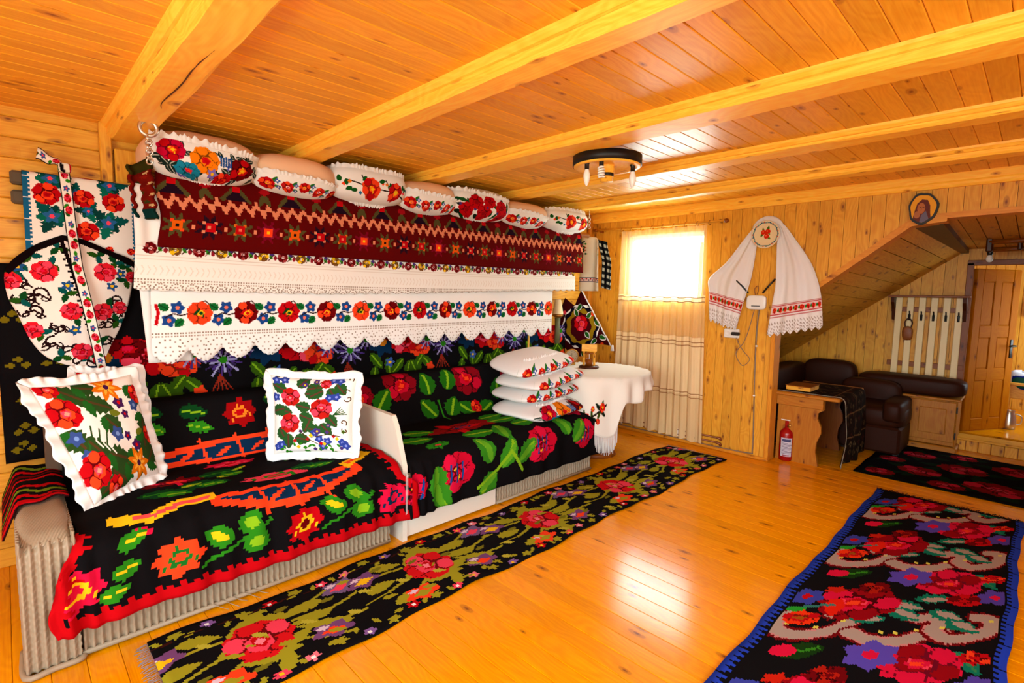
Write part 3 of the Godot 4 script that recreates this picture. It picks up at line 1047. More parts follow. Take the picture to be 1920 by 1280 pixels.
func sprig(k, x, y, l, turn, dark, light):
	for a in [-0.75, 0.15, 1.0]:
		k.leaf(x, y, l, l * 0.6, turn + a, dark, null, 0.35)
		var o = Vector2(l * 0.22, 0).rotated(turn + a)
		k.leaf(x + o.x, y + o.y, l * 0.6, l * 0.28, turn + a, light)

func blanket_near():
	var k = Ink.new(1.5, 1.4, 88, INKY)
	# back
	for q in [[0.86, 0.22, 0.1], [0.2, 0.2, 0.09], [1.36, 0.24, 0.09]]:
		k.kilim(q[0], q[1], q[2], Color(0.6, 0.03, 0.04), Color(0.93, 0.5, 0.12), RED, 0.3, 0.85)
	for q in [[0.63, 0.22], [1.1, 0.2], [0.4, 0.2]]:
		k.leaf(q[0] - 0.1, q[1] - 0.05, 0.16, 0.07, 0.2, DEEPGREEN, LIME, 0.3)
		k.leaf(q[0] - 0.06, q[1] + 0.03, 0.14, 0.06, 0.3, GREEN, LIME, 0.3)
	crescent(k, 0.35, 0.42, 1.3, 0.0)
	# seat
	k.kilim(0.73, 0.57, 0.14, PINK, ROSE, RED, 0.5, 0.34)
	k.kilim(0.87, 0.90, 0.19, ROSE, GREEN, PINK, 0.9, 0.32)
	k.rose(0.42, 0.72, 0.14, [DARKRED, PINK, ORANGE], 0.2, 0.3)
	for q in [[0.52, 0.8, 0.2], [0.64, 0.72, -0.2], [1.06, 0.85, 0.25], [1.2, 0.72, 0.1], [0.35, 0.85, 0.1], [0.25, 0.65, -0.3], [1.02, 0.66, -0.3]]:
		k.leaf(q[0] - 0.1, q[1], 0.24, 0.085, q[2], DEEPGREEN, GREEN, 0.3)
		k.leaf(q[0] - 0.02, q[1] + 0.035, 0.14, 0.05, q[2], GREEN, LIME, 0.3)
		k.leaf(q[0] + 0.08, q[1] - 0.03, 0.1, 0.03, q[2] - 0.3, LIME, YELLOW)
	k.blob(1.2, 0.6, 0.06, 0.03, YELLOW)
	# the long crescent on the front edge with yellow tips
	crescent(k, 0.5, 1.03, 1.28, 0.055)
	k.line([Vector2(0.12, 1.01), Vector2(0.26, 1.04), Vector2(0.36, 1.0), Vector2(0.52, 0.99)], 0.055, YELLOW)
	k.line([Vector2(0.2, 1.02), Vector2(0.28, 1.03), Vector2(0.36, 1.005), Vector2(0.5, 0.995)], 0.022, Color(0.93, 0.3, 0.3))
	k.line([Vector2(1.22, 0.99), Vector2(1.33, 0.94), Vector2(1.4, 0.88)], 0.06, YELLOW)
	k.line([Vector2(1.24, 0.98), Vector2(1.33, 0.93)], 0.025, ORANGE)
	k.blob(0.23, 1.1, 0.05, 0.018, PINK)
	# flowers along the front
	var fl = [[0.06, 1.25, [PINK, ROSE, YELLOW, PINK]], [0.38, 1.235, [ORANGE, ORANGE, Color(0.1, 0.4, 0.12), ORANGE]], [0.89, 1.25, [RED, RED, YELLOW, DARKRED]], [1.36, 1.25, [PINK, PINK, NAVY, PINK]]]
	for q in fl:
		k.kilim(q[0], q[1], 0.094, q[2][0], q[2][2], q[2][3], 0.3, 0.92)
	for x in [0.61, 1.12]:
		for q in [[-0.09, -0.04, 3.6], [0.02, -0.075, -0.7], [0.03, 0.02, 0.35]]:
			k.leaf(x + q[0] * 0.3, 1.235 + q[1] * 0.3, 0.125, 0.085, q[2], GREEN, null, 0.3)
			var o = Vector2(0.03, 0).rotated(q[2])
			k.leaf(x + q[0] * 0.3 + o.x, 1.235 + q[1] * 0.3 + o.y, 0.07, 0.04, q[2], YELLOW if q[0] < 0 else LIME, null, 0.3)
		k.line([Vector2(x - 0.14, 1.3), Vector2(x - 0.04, 1.26), Vector2(x + 0.14, 1.18)], 0.016, GREEN)
	for q in [[0.2, 1.13], [0.2, 1.23], [0.17, 1.31]]:
		k.leaf(q[0] - 0.04, q[1], 0.1, 0.06, -0.3, GREEN, YELLOW, 0.3)
	saw_edge(k, 1.5, 1.4, RED)
	for i in 18:
		var y = 0.5 + i * 0.05
		k.poly([Vector2(1.5, y - 0.025), Vector2(1.41 + 0.02 * (i % 2), y), Vector2(1.5, y + 0.025)], RED)
	k.rect(1.455, 0.4, 0.045, 1.0, RED)
	for i in 8:
		var y = 1.06 + i * 0.05
		k.poly([Vector2(0, y - 0.025), Vector2(0.06 + 0.02 * (i % 2), y), Vector2(0, y + 0.025)], RED)
	k.rect(0, 1.04, 0.03, 0.4, RED)
	return cloth(k, true, 0.95)

func saw_edge(k, w, h, c):
	k.rect(0, h - 0.045, w, 0.045, c)
	var n = int(w / 0.042)
	for i in n:
		var x = (i + 0.5) * 0.042
		var t = h - 0.062 - 0.014 * (i % 2)
		k.rect(x - 0.013, t, 0.026, 0.04, c)

func crescent(k, x0, y, x1, sag):
	var up = []
	var dn = []
	var ui = []
	var di = []
	for i in 15:
		var t = i / 14.0
		var x = lerp(x0, x1, t)
		var b = sin(PI * t)
		var yy = y + sag * b
		up.append(Vector2(x, yy - 0.035 - 0.035 * b))
		dn.append(Vector2(x, yy + 0.03 + 0.03 * b))
		ui.append(Vector2(lerp(x0 + 0.05, x1 - 0.05, t), yy - 0.004 - 0.04 * b))
		di.append(Vector2(lerp(x0 + 0.05, x1 - 0.05, t), yy + 0.004 + 0.03 * b))
	dn.reverse()
	di.reverse()
	k.poly(up + dn, ORANGE)
	k.poly(ui + di, NAVY)
	for i in 3:
		var x = lerp(x0, x1, 0.3 + 0.2 * i)
		k.line([Vector2(x - 0.02, y + sag - 0.08), Vector2(x + 0.02, y + sag + 0.07)], 0.018, ORANGE)
		k.leaf(x - 0.13, y + sag + 0.02, 0.1, 0.025, -0.5, ORANGE)

func blanket_far():
	var k = Ink.new(1.8, 1.4, 150, INKY)
	var mag = Color(0.75, 0.04, 0.16)
	for q in [[0.33, 1.215, 0.14], [1.08, 1.19, 0.15], [0.02, 1.24, 0.1], [1.56, 1.2, 0.13]]:
		k.rose(q[0], q[1], q[2], [mag, PINK, DARKRED, PINK, YELLOW], q[0], 0.85)
		for a in 3:
			k.line([Vector2(q[0] - 0.05 + a * 0.05, q[1] - 0.05), Vector2(q[0] - 0.04 + a * 0.05, q[1] + 0.06)], 0.012, BLUE)
	for q in [[0.62, 1.22, -2.0], [0.72, 1.28, -1.1], [0.78, 1.1, -1.35], [0.85, 1.26, -0.6], [1.38, 1.18, -1.9], [1.42, 1.24, -0.8], [0.18, 1.15, 1.4], [0.2, 1.25, 1.2], [0.68, 1.3, 2.6]]:
		k.leaf(q[0], q[1], 0.21, 0.12, q[2], Color(0.2, 0.5, 0.1), LIME, 0.2)
		k.leaf(q[0], q[1], 0.19, 0.05, q[2] + 0.12, Color(0.36, 0.62, 0.12))
	k.line([Vector2(0.5, 1.35), Vector2(0.68, 1.28), Vector2(0.78, 1.18), Vector2(0.9, 1.33)], 0.02, LIME)
	# seat
	k.rose(0.63, 0.79, 0.3, [Color(0.5, 0.05, 0.04), RED, NAVY, RED], 0.5, 0.3)
	k.rose(1.6, 0.95, 0.16, [mag, PINK, DARKRED], 0.2, 0.5)
	k.rose(0.05, 0.62, 0.14, [Color(0.5, 0.05, 0.04), RED, NAVY], 0.2, 0.5)
	k.rose(1.35, 0.62, 0.2, [DARKRED, mag, RED], 1.2, 0.35)
	k.rose(0.27, 1.0, 0.09, [GREEN, GREEN, PINK], 0.2, 0.4)
	for q in [[0.85, 0.82, 0.05, 0.26], [0.86, 0.72, -0.1, 0.22], [0.5, 0.95, 0.15, 0.24], [0.95, 0.95, 0.1, 0.2], [1.2, 0.85, 0.2, 0.26], [1.3, 0.95, -0.2, 0.22], [0.2, 0.7, 0.3, 0.2], [0.1, 0.85, 0.1, 0.2], [1.55, 0.8, 0.3, 0.2]]:
		k.leaf(q[0], q[1], q[3] * 1.15, 0.12, q[2], GREEN, LIME, 0.2)
	# back
	for q in [[0.4, 0.18, 0.14], [1.02, 0.2, 0.15], [1.5, 0.22, 0.13], [0.08, 0.24, 0.1]]:
		k.rose(q[0], q[1], q[2], [Color(0.5, 0.03, 0.08), mag, RED, ORANGE], q[0] * 3, 0.9)
	for q in [[0.64, 0.29, -1.75], [0.8, 0.27, -1.3], [0.66, 0.46, -2.2], [0.78, 0.48, -1.05], [1.08, 0.5, -0.5], [1.02, 0.5, -2.4], [0.2, 0.35, -1.0], [1.3, 0.4, -1.4]]:
		k.leaf(q[0], q[1], 0.18, 0.13, q[2], Color(0.12, 0.38, 0.06), LIME, 0.25)
	k.rose(1.05, 0.44, 0.055, [RED, ORANGE], 0.3, 1.2)
	k.line([Vector2(0.71, 0.34), Vector2(0.72, 0.56)], 0.014, GREEN)
	return cloth(k, true, 0.95)

const PROFILE = [Vector2(-3.30, 0.79), Vector2(-3.17, 0.79), Vector2(-3.04, 0.46), Vector2(-2.47, 0.455), Vector2(-2.40, 0.42), Vector2(-2.385, 0.14)]

func smooth(a, b, t):
	t = clamp((t - a) / (b - a), 0.0, 1.0)
	return t * t * (3 - 2 * t)

func sofas():
	var wick = plain(Color(0.62, 0.53, 0.42), 0.55)
	wick.albedo_color = Color(0.58, 0.50, 0.40)
	var dark = plain(Color(0.3, 0.22, 0.15), 0.7)
	var t = thing("wicker_sofa", "grey-beige wicker sofa with a rounded ribbed arm, nearest the camera", "sofa", Vector3(-2.85, 0, -0.75))
	var o = -t.position
	part("base", box(Vector3(0.6, 0.36, 1.38), 0.01), dark, t, Vector3(-2.77, 0.2, -0.78) + o)
	part("backrest", box(Vector3(0.16, 0.7, 1.36), 0.04), dark, t, Vector3(-3.24, 0.42, -0.78) + o)
	part("seat_cushion", pillow_block(0.62, 0.12, 1.34), dark, t, Vector3(-2.75, 0.38, -0.8) + o)
	part("front_panel", ribbed(func(u, v): return [Vector3(-2.435, lerp(0.40, 0.02, v), lerp(-0.145, -1.46, u)), Vector3(1, 0, 0)], 416, 36, 52.0, 0.0075), wick, t, o)
	part("bottom_rail", tube([Vector3(-2.432, 0.02, -0.14), Vector3(-2.432, 0.02, -0.8), Vector3(-2.432, 0.02, -1.46)], 0.011, 8), wick, t, o)
	# the arm: a ribbed front and a closely woven rounded top
	var ap = rounded([Vector2(-3.2, 0.535), Vector2(-2.62, 0.53), Vector2(-2.475, 0.50), Vector2(-2.425, 0.45), Vector2(-2.415, 0.02)], 0.05)
	var AL = length_of(ap)
	part("arm_top", sheet(60, 130, func(u, v):
		var p = along(ap, v * AL * 0.63)
		var d = along(ap, v * AL * 0.63 + 0.01) - p
		var n = Vector3(-d.y, d.x, 0).normalized()
		var k = sin(u * 60 * PI * 0.5) * sin(v * 130 * PI * 0.5)
		return Vector3(p.x, p.y - 0.03 * pow(abs(u - 0.5) * 2.0, 6.0), lerp(0.015, -0.135, u)) + n * 0.003 * k, 0.006), wick, t, o)
	part("arm_front", ribbed(func(u, v):
		var p = along(ap, AL * (0.62 + 0.38 * v))
		var d = along(ap, AL * (0.63 + 0.37 * v)) - along(ap, AL * (0.61 + 0.37 * v))
		return [Vector3(p.x, p.y, lerp(0.015, -0.138, u)), Vector3(-d.y, d.x, 0).normalized()], 96, 70, 6.0, 0.006), wick, t, o)
	part("arm_side", ribbed(func(u, v): return [Vector3(lerp(-3.2, -2.425, u), lerp(0.50, 0.02, v), 0.014), Vector3(0, 0, 1)], 160, 40, 28.0, 0.004), wick, t, o)
	part("arm_side", ribbed(func(u, v): return [Vector3(lerp(-2.425, -3.2, u), lerp(0.50, 0.02, v), -0.137), Vector3(0, 0, -1)], 160, 40, 28.0, 0.004), wick, t, o)
	part("arm_rail", tube(curve([Vector3(-2.6, 0.014, 0.018), Vector3(-2.41, 0.014, 0.016), Vector3(-2.408, 0.014, -0.06), Vector3(-2.41, 0.014, -0.138), Vector3(-2.46, 0.014, -0.142)], 4), 0.011, 8), wick, t, o)
	var st = begin(false)
	for q in [[-0.62, 0.03], [-0.66, -0.02], [-0.71, 0.02], [-0.75, -0.01], [-0.58, 0.01]]:
		add_tube(st, curve([Vector3(-2.43, 0.03, q[0]), Vector3(-2.40, 0.02, q[0] - 0.02), Vector3(-2.385 + q[1] * 0.5, 0.006, q[0] - 0.05)], 4), 0.0016, 5)
	part("loose_strands", done(st), wick, t, o)

	# second sofa: white end board and drawer, wicker further along
	t = thing("storage_sofa", "second sofa with a white end board, a white drawer front and wicker further along", "sofa", Vector3(-2.85, 0, -2.4))
	o = -t.position
	part("base", box(Vector3(0.6, 0.36, 1.72), 0.01), dark, t, Vector3(-2.77, 0.2, -2.42) + o)
	part("backrest", box(Vector3(0.16, 0.7, 1.72), 0.04), dark, t, Vector3(-3.24, 0.42, -2.42) + o)
	part("seat_cushion", pillow_block(0.62, 0.12, 1.7), dark, t, Vector3(-2.75, 0.38, -2.44) + o)
	part("end_board", prism([Vector2(-3.25, 0.0), Vector2(-2.405, 0.0), Vector2(-2.40, 0.43), Vector2(-2.475, 0.635), Vector2(-2.515, 0.70), Vector2(-3.25, 0.715)], 0, 1, -1.555, -1.525), M.laminate, t, o, "white laminate end board with a cut-off corner")
	part("drawer_front", box(Vector3(0.022, 0.36, 0.715), 0.004), M.laminate, t, Vector3(-2.425, 0.195, -1.885) + o, "white laminate drawer front")
	var ha = part("handle", box(Vector3(0.014, 0.026, 0.08), 0.004), M.brass, t, Vector3(-2.41, 0.135, -2.0) + o, "small brown metal handle")
	part("handle_pull", box(Vector3(0.02, 0.012, 0.03), 0.004), M.white_plastic, ha, Vector3(0.006, 0.0, 0.026))
	part("front_panel", ribbed(func(u, v): return [Vector3(-2.425, lerp(0.40, 0.02, v), lerp(-2.255, -3.27, u)), Vector3(1, 0, 0)], 320, 30, 40.0, 0.0075), wick, t, o, "grey-beige ribbed wicker panel")
	part("end_panel", ribbed(func(u, v): return [Vector3(lerp(-2.425, -3.2, u), lerp(0.42, 0.02, v), -3.272), Vector3(0, 0, -1)], 120, 30, 30.0, 0.004), wick, t, o)
	part("bottom_rail", tube([Vector3(-2.422, 0.02, -2.25), Vector3(-2.422, 0.02, -2.8), Vector3(-2.422, 0.02, -3.27)], 0.011, 8), wick, t, o)

	# blankets
	var pr = rounded(PROFILE, 0.035)
	var nm = blanket_near()
	var wob = func(u, s, z):
		var f = smooth(1.05, 1.2, s)
		var seat = smooth(0.42, 0.6, s) * (1.0 - smooth(0.95, 1.05, s))
		var left = (1.0 - smooth(0.0, 0.16, u)) * f
		return 0.014 + 0.010 * f * sin(z * 38 + 2 * sin(z * 9)) + 0.004 * smooth(0.9, 1.1, s) * sin(z * 71 + s * 6) + 0.022 * left * (1.0 + sin(z * 95 + s * 9)) + 0.016 * seat * (0.6 + nz(z * 1.3, s * 1.1)) + 0.008 * nz(z * 1.2, s * 2.0, 3.0) + 0.018 * smooth(0.9, 1.0, u) * f
	t = thing("floral_blanket", "black blanket with orange and red flowers and a red saw-tooth edge, nearest sofa", "blanket", Vector3(-2.85, 0.46, -0.8))
	o = -t.position
	part("cover", drape(pr, -0.14, -1.505, 110, 90, wob, 0.007, func(s):
		var f = smooth(1.08, 1.2, s)
		var e = smooth(1.0, 1.1, s)
		return Vector2(0.075 * f + 0.01 * sin(s * 30), -0.09 * f * f + 0.008 * sin(s * 40))), nm, t, o)
	var ak = Ink.new(0.3, 0.6, 110, INKY)
	for i in 9:
		ak.line([Vector2(0, 0.07 + i * 0.065), Vector2(0.1, 0.05 + i * 0.065), Vector2(0.2, 0.075 + i * 0.065), Vector2(0.3, 0.06 + i * 0.065)], 0.03, [Color(0.45, 0.55, 0.1), RED, DARKRED, RED, INKY, RED][i % 6])
	ak.rect(0, 0.55, 0.3, 0.05, RED)
	part("arm_cover", sheet(20, 24, func(u, v):
		var z = lerp(0.055, -0.15, u)
		var x = lerp(-3.28, -2.70 - 0.06 * u, v)
		var y = 0.552 - 0.6 * pow(max(0.0, z - 0.01), 1.0) * 4.0 - 0.02 * pow(abs(u - 0.5) * 2, 4)
		return Vector3(x + 0.012 * sin(u * 14), y + 0.006 * sin(v * 9 + u * 5), z), 0.007), cloth(ak, true, 0.95), t, o)
	var fm = blanket_far()
	var wob2 = func(u, s, z):
		var f = smooth(1.05, 1.2, s)
		var seat = smooth(0.42, 0.6, s) * (1.0 - smooth(0.95, 1.05, s))
		var l2 = (1.0 - smooth(0.02, 0.14, u)) * f
		return 0.012 + 0.01 * f * sin(z * 26 + 1.5 * sin(z * 7)) + 0.02 * l2 * (1.0 + sin(z * 80)) + 0.015 * seat * (0.6 + nz(z * 0.9, s * 0.8, 9.0)) + 0.008 * nz(z * 1.2, s * 2.0, 6.0)
	t = thing("rose_blanket", "black wool blanket with pink roses and green leaves over the second sofa", "blanket", Vector3(-2.85, 0.46, -2.45))
	o = -t.position
	part("cover", drape(pr, -1.575, -3.34, 120, 90, wob2, 0.007, func(s):
		var f = smooth(1.08, 1.2, s)
		return Vector2(0.03 * f + 0.01 * sin(s * 25), -0.03 * smooth(0.6, 1.2, s) + 0.012 * sin(s * 20))), fm, t, o)
	part("end_fold", sheet(30, 20, func(u, v):
		var x = lerp(-2.41, -3.1, u)
		return Vector3(x, 0.465 - 0.3 * v * (1.0 - 0.2 * u), -3.365 - 0.03 * v + 0.012 * sin(u * 20 + v * 3)), 0.007, func(u, v): return Vector2(0.9 - u * 0.3, 0.35 + v * 0.3)), fm, t, o)
	st = begin(false)
	for i in 26:
		var y = 0.40 - i * 0.0085
		add_tube(st, [Vector3(-2.375, y, -1.548 - 0.0), Vector3(-2.362, y - 0.004, -1.53), Vector3(-2.36, y - 0.012, -1.518)], 0.0013, 4)
	part("fringe", done(st), M.white_cloth, t, o).set_meta("kind", "stuff")

# ------------------------------------------------------------------ textiles hung from the pole over the sofas
func hangings():
	# rug on the wall behind the sofas
	var k = Ink.new(4.2, 1.0, 140, INKY)
	for i in range(-1, 6):
		var x = 0.97 + i * 0.83
		# spiky violet heads
		for q in [[0.0, 0.55, 0.11], [-0.16, 0.5, 0.09], [0.13, 0.47, 0.08]]:
			for n in 26:
				var a = n * TAU / 26
				k.line([Vector2(x + q[0], q[1]) + Vector2(0.02 + 0.02 * (n % 3), 0).rotated(a), Vector2(x + q[0], q[1]) + Vector2(q[2] * (0.7 + 0.3 * (n % 2)), 0).rotated(a)], 0.012, [Color(0.62, 0.58, 0.75), VIOLET, Color(0.2, 0.13, 0.3)][n % 3])
			k.blob(x + q[0], q[1], 0.025, 0.025, GREEN)
		for n in 5:
			k.line([Vector2(x - 0.02, 0.64), Vector2(x - 0.1 + n * 0.05, 0.82)], 0.009, Color(0.55, 0.15, 0.08))
		k.star(x + 0.26, 0.5, 0.12, 7, NAVY, Color(0.85, 0.5, 0.1))
		k.rose(x + 0.47, 0.5, 0.15, [RED, ROSE, RED, DARKRED], i, 0.7)
		k.rose(x + 0.60, 0.56, 0.11, [ORANGE, RED, ORANGE], i + 1, 0.7)
		k.rose(x + 0.36, 0.45, 0.09, [DARKRED, RED, PINK], i + 2, 0.7)
		for q in [[0.16, 0.58, 0.9], [0.2, 0.68, 1.7], [-0.2, 0.62, 2.2], [-0.26, 0.7, 1.6], [-0.32, 0.66, 1.1], [0.5, 0.66, 1.8], [0.56, 0.66, 1.35], [0.44, 0.64, 2.3], [0.62, 0.64, 0.8], [0.3, 0.62, 1.4]]:
			k.leaf(x + q[0], q[1], 0.16, 0.065, q[2], Color(0.2, 0.34, 0.05), LIME, 0.25)
		k.rose(x + 0.3, 0.8, 0.05, [ORANGE, YELLOW, ORANGE], i, 0.9)
		k.star(x + 0.32, 0.66, 0.045, 5, Color(0.25, 0.35, 0.6), YELLOW)
		k.blob(x + 0.7, 0.74, 0.04, 0.05, ORANGE, 5, 0.3)
	k.rect(0, 0, 0.27, 1.0, INKY)
	for q in [[0.07, 0.5], [0.10, 0.68], [0.06, 0.27], [0.20, 0.5], [0.08, 0.84], [0.21, 0.72], [0.19, 0.3], [0.07, 0.93]]:
		for d in [[0, -0.022], [-0.028, 0.008], [0.028, 0.008]]:
			k.blob(q[0] + d[0], q[1] + d[1], 0.02, 0.018, Color(0.42, 0.36, 0.05), 4, 0.3)
	var r = part("wall_rug", sheet(90, 16, func(u, v): return Vector3(XW + 0.068 + 0.005 * sin(u * 40) + 0.008 * v, lerp(1.5 - 0.42 * smooth(0.5, 0.9, u), 0.54, v) + 0.006 * sin(u * 23) * v, 0.035 - 4.16 * u), 0.006, func(u, v): return Vector2(u, (1.5 - lerp(1.5 - 0.42 * smooth(0.5, 0.9, u), 0.54, v)) / 0.96)), cloth(k, true, 0.95))
	tag(r, "black wall rug with violet thistles, red flowers and leaves behind both sofas", "wall rug")

	# the pole and what holds it
	var t = thing("hanging_pole", "wooden pole on a chain and ceiling ring carrying the hanging textiles", "pole", Vector3(-3.16, 1.99, -2.25))
	var o = -t.position
	part("pole", tube([Vector3(-3.165, 1.965, -0.5), Vector3(-3.165, 1.965, -2.2), Vector3(-3.165, 1.965, -4.12)], 0.022, 12), M.brown_wood, t, o)
	part("rear_pole", tube([Vector3(-3.42, 1.965, -0.5), Vector3(-3.42, 1.965, -2.2), Vector3(-3.42, 1.965, -4.12)], 0.022, 12), M.brown_wood, t, o)
	var ring = func(c, r, w, turn):
		var pts = []
		for i in 20:
			var a = TAU * i / 20
			pts.append(c + Vector3(r * cos(a) * 0.8, r * sin(a), r * cos(a) * 0.6).rotated(Vector3.UP, turn))
		return tube(pts, w, 8, true)
	part("ring", ring.call(Vector3.ZERO, 0.034, 0.009, -0.9), M.steel, t, Vector3(-3.0, 2.14, -0.528) + o, "shiny white metal ring")
	for i in 6:
		part("chain_link", ring.call(Vector3.ZERO, 0.014, 0.004, i * 1.57), M.steel, t, Vector3(-3.0, 2.094 - i * 0.021, -0.528) + o)
	for i in 6:
		part("chain_link", ring.call(Vector3.ZERO, 0.012, 0.0032, i * 1.57), M.steel, t, Vector3(-3.14, 2.14 - i * 0.019, -4.1) + o)
	for q in [[-3.0, 2.17, -0.528], [-3.14, 2.15, -4.1]]:
		part("eye_screw", tube([Vector3(q[0], q[1], q[2]), Vector3(q[0], 2.2, q[2]), Vector3(q[0], 2.245, q[2])], 0.004, 6), M.steel, t, o)

	# lower white cloth: flower band and lace
	k = Ink.new(3.12, 0.54, 270, CREAM)
	var bf = [[ORANGE, ORANGE, YELLOW, DEEPGREEN], [DARKRED, ORANGE, YELLOW, RED], [RED, RED, YELLOW, DEEPGREEN], [DARKRED, ORANGE, YELLOW, RED]]
	for i in 13:
		var x = 0.22 + i * 0.237
		var y = 0.235
		for d in [[-0.105, -0.03], [-0.145, 0.035], [-0.13, -0.03]]:
			if d[0] != -0.13:
				k.star(x + d[0], y + d[1], 0.037, 5, BLUE, Color(0.93, 0.45, 0.35), 0.3 * i, 0.8)
		k.leaf(x - 0.145, y - 0.02, 0.055, 0.036, -2.6, Color(0.06, 0.38, 0.15), DEEPGREEN, 0.35)
		k.leaf(x - 0.08, y + 0.03, 0.055, 0.036, 2.4, Color(0.06, 0.38, 0.15), DEEPGREEN, 0.35)
		k.line([Vector2(x - 0.16, y + 0.02), Vector2(x - 0.125, y), Vector2(x - 0.09, y + 0.01), Vector2(x - 0.05, y)], 0.006, Color(0.15, 0.06, 0.05))
		k.line([Vector2(x + 0.0, y - 0.055), Vector2(x + 0.03, y - 0.065), Vector2(x + 0.06, y - 0.035)], 0.006, Color(0.15, 0.06, 0.05))
		k.rose(x, y, 0.066, bf[i % 4], 0.5 * i, 0.98)
		k.leaf(x - 0.03, y + 0.01, 0.05, 0.014, -0.8, bf[i % 4][3])
	k.line([Vector2(0.02, 0.19), Vector2(0.03, 0.23), Vector2(0.02, 0.29)], 0.014, RED)
	lace_holes(k, 3.12, 0.335, 0.49, 0.125)
	var lower = func(u): return 0.408 + 0.066 * abs(sin(u * 3.06 / 0.168 * PI + 0.2)) + 0.006 * abs(sin(u * 3.06 / 0.024 * PI)) + 0.016 * (1.0 - smooth(0.0, 0.35, u))
	var wv = func(u, v): return 0.014 * sin(u * 21 + sin(u * 8) * 2) * v + 0.006 * sin(u * 55) * v
	r = part("flower_band_cloth", sheet(620, 14, func(u, v):
		var s = v * lower.call(u)
		return Vector3(-3.155 + wv.call(u, v) + 0.012 * v, 1.5 - s, -0.535 - 3.07 * u + 0.012 * v * (1 - u)), 0.003, func(u, v): return Vector2(u, v * lower.call(u) / 0.54)), cloth(k))
	tag(r, "long white cloth with a band of orange and dark flowers above scalloped lace", "wall cloth")
	# plain side piece showing at its left end
	r = part("plain_cloth", sheet(16, 14, func(u, v): return Vector3(-3.19 + 0.01 * sin(u * 9) * v, 1.5 - 0.49 * v, -0.485 - 0.2 * u - 0.03 * v), 0.003), M.white_cloth)
	tag(r, "plain white cloth edge showing left of the flower-band cloth", "wall cloth")

	# upper white cloth with the narrow embroidered strip
	k = Ink.new(3.43, 0.26, 300, Color(0.93, 0.91, 0.88))
	for i in 32:
		var x = 0.06 + i * 0.108
		var c = [[DARKRED, Color(0.6, 0.2, 0.2), CREAM, DARKRED], [Color(0.45, 0.28, 0.12), YELLOW, Color(0.45, 0.28, 0.12), CREAM]][i % 2]
		k.rose(x, 0.034, 0.031, c, i, 1.0)
		k.blob(x + 0.045, 0.02, 0.012, 0.012, VIOLET)
		k.leaf(x + 0.05, 0.048, 0.03, 0.016, -2.2, GREEN)
		k.blob(x + 0.066, 0.04, 0.01, 0.013, Color(0.55, 0.1, 0.15))
		k.line([Vector2(x + 0.03, 0.055), Vector2(x + 0.06, 0.02), Vector2(x + 0.09, 0.05)], 0.004, Color(0.2, 0.08, 0.06))
	k.rect(0, 0.069, 3.43, 0.003, Color(0.8, 0.74, 0.68))
	k.rect(0, 0.085, 3.43, 0.004, Color(0.85, 0.79, 0.73))
	for i in 130:
		var x = i * 0.0265
		k.line([Vector2(x, 0.12), Vector2(x + 0.012, 0.14), Vector2(x, 0.165)], 0.004, Color(0.87, 0.81, 0.75))
	lace_holes(k, 3.43, 0.185, 0.26, 0.07)
	var up = func(u): return (0.235 - 0.045 * smooth(0.1, 0.9, u)) + 0.012 * abs(sin(u * 3.4 / 0.08 * PI))
	r = part("lace_edged_cloth", sheet(420, 12, func(u, v):
		var s = v * up.call(u)
		return Vector3(-3.135 + 0.008 * sin(u * 27) * v + 0.012 * v, 1.628 - 0.02 * sin(u * PI) - s, -0.478 - 3.42 * u + 0.02 * v), 0.003, func(u, v): return Vector2(u, v * up.call(u) / 0.26)), cloth(k))
	tag(r, "long white cloth with a narrow embroidered strip just below the red carpet", "wall cloth")

	# the red carpet laid over both poles
	k = Ink.new(3.42, 0.72, 125, Color(0.34, 0.022, 0.02))
	var peach = Color(0.85, 0.5, 0.36)
	var olive = Color(0.3, 0.27, 0.13)
	var yb = 0.56
	for i in 52:
		var x = i * 0.066
		for n in 6:
			k.rect(x + n * 0.011, 0.448 + [0.0, 0.011, 0.022, 0.033, 0.022, 0.011][n], 0.012, 0.022, peach)
		k.rect(x, 0.434, 0.012, 0.016, peach)
		k.rect(x + 0.033, 0.5, 0.012, 0.016, peach)
		k.rect(x + 0.024, 0.492, 0.03, 0.009, peach)
	for i in 23:
		var x = 0.07 + i * 0.15
		var y = 0.60
		var typ = i % 2
		var c1 = [olive, Color(0.14, 0.05, 0.1)][typ]
		if i % 4 == 3: c1 = Color(0.45, 0.03, 0.12)
		for a in 8:
			k.leaf(x, y, 0.072, 0.024, a * PI / 4 + 0.39, c1)
		for a in 4:
			var d = Vector2(0.036, 0).rotated(a * PI / 2 + PI / 4)
			k.rect(x + d.x - 0.008, y + d.y - 0.008, 0.018, 0.018, [ORANGE, peach, Color(0.8, 0.4, 0.1), Color(0.5, 0.1, 0.2)][i % 4])
		k.rect(x - 0.024, y - 0.024, 0.048, 0.048, [Color(0.85, 0.35, 0.05), RED, RED, ORANGE][i % 4])
		k.rect(x - 0.009, y - 0.009, 0.018, 0.018, [INKY, peach, Color(0.9, 0.4, 0.3), YELLOW][i % 4])
		k.rect(x + 0.067, y - 0.008, 0.016, 0.02, peach)
		var y2 = 0.39
		if typ == 0:
			k.poly([Vector2(x - 0.06, y2 + 0.05), Vector2(x, y2 - 0.02), Vector2(x + 0.06, y2 + 0.05)], Color(0.12, 0.04, 0.1))
			k.line([Vector2(x - 0.07, y2 + 0.05), Vector2(x, y2 - 0.03), Vector2(x + 0.07, y2 + 0.05)], 0.02, olive)
			k.rect(x - 0.02, y2 - 0.03, 0.04, 0.03, RED)
		else:
			k.leaf(x, y2, 0.07, 0.03, 2.0, olive)
			k.leaf(x, y2, 0.07, 0.03, 1.1, olive)
			k.blob(x, y2 - 0.02, 0.03, 0.02, Color(0.6, 0.05, 0.08))
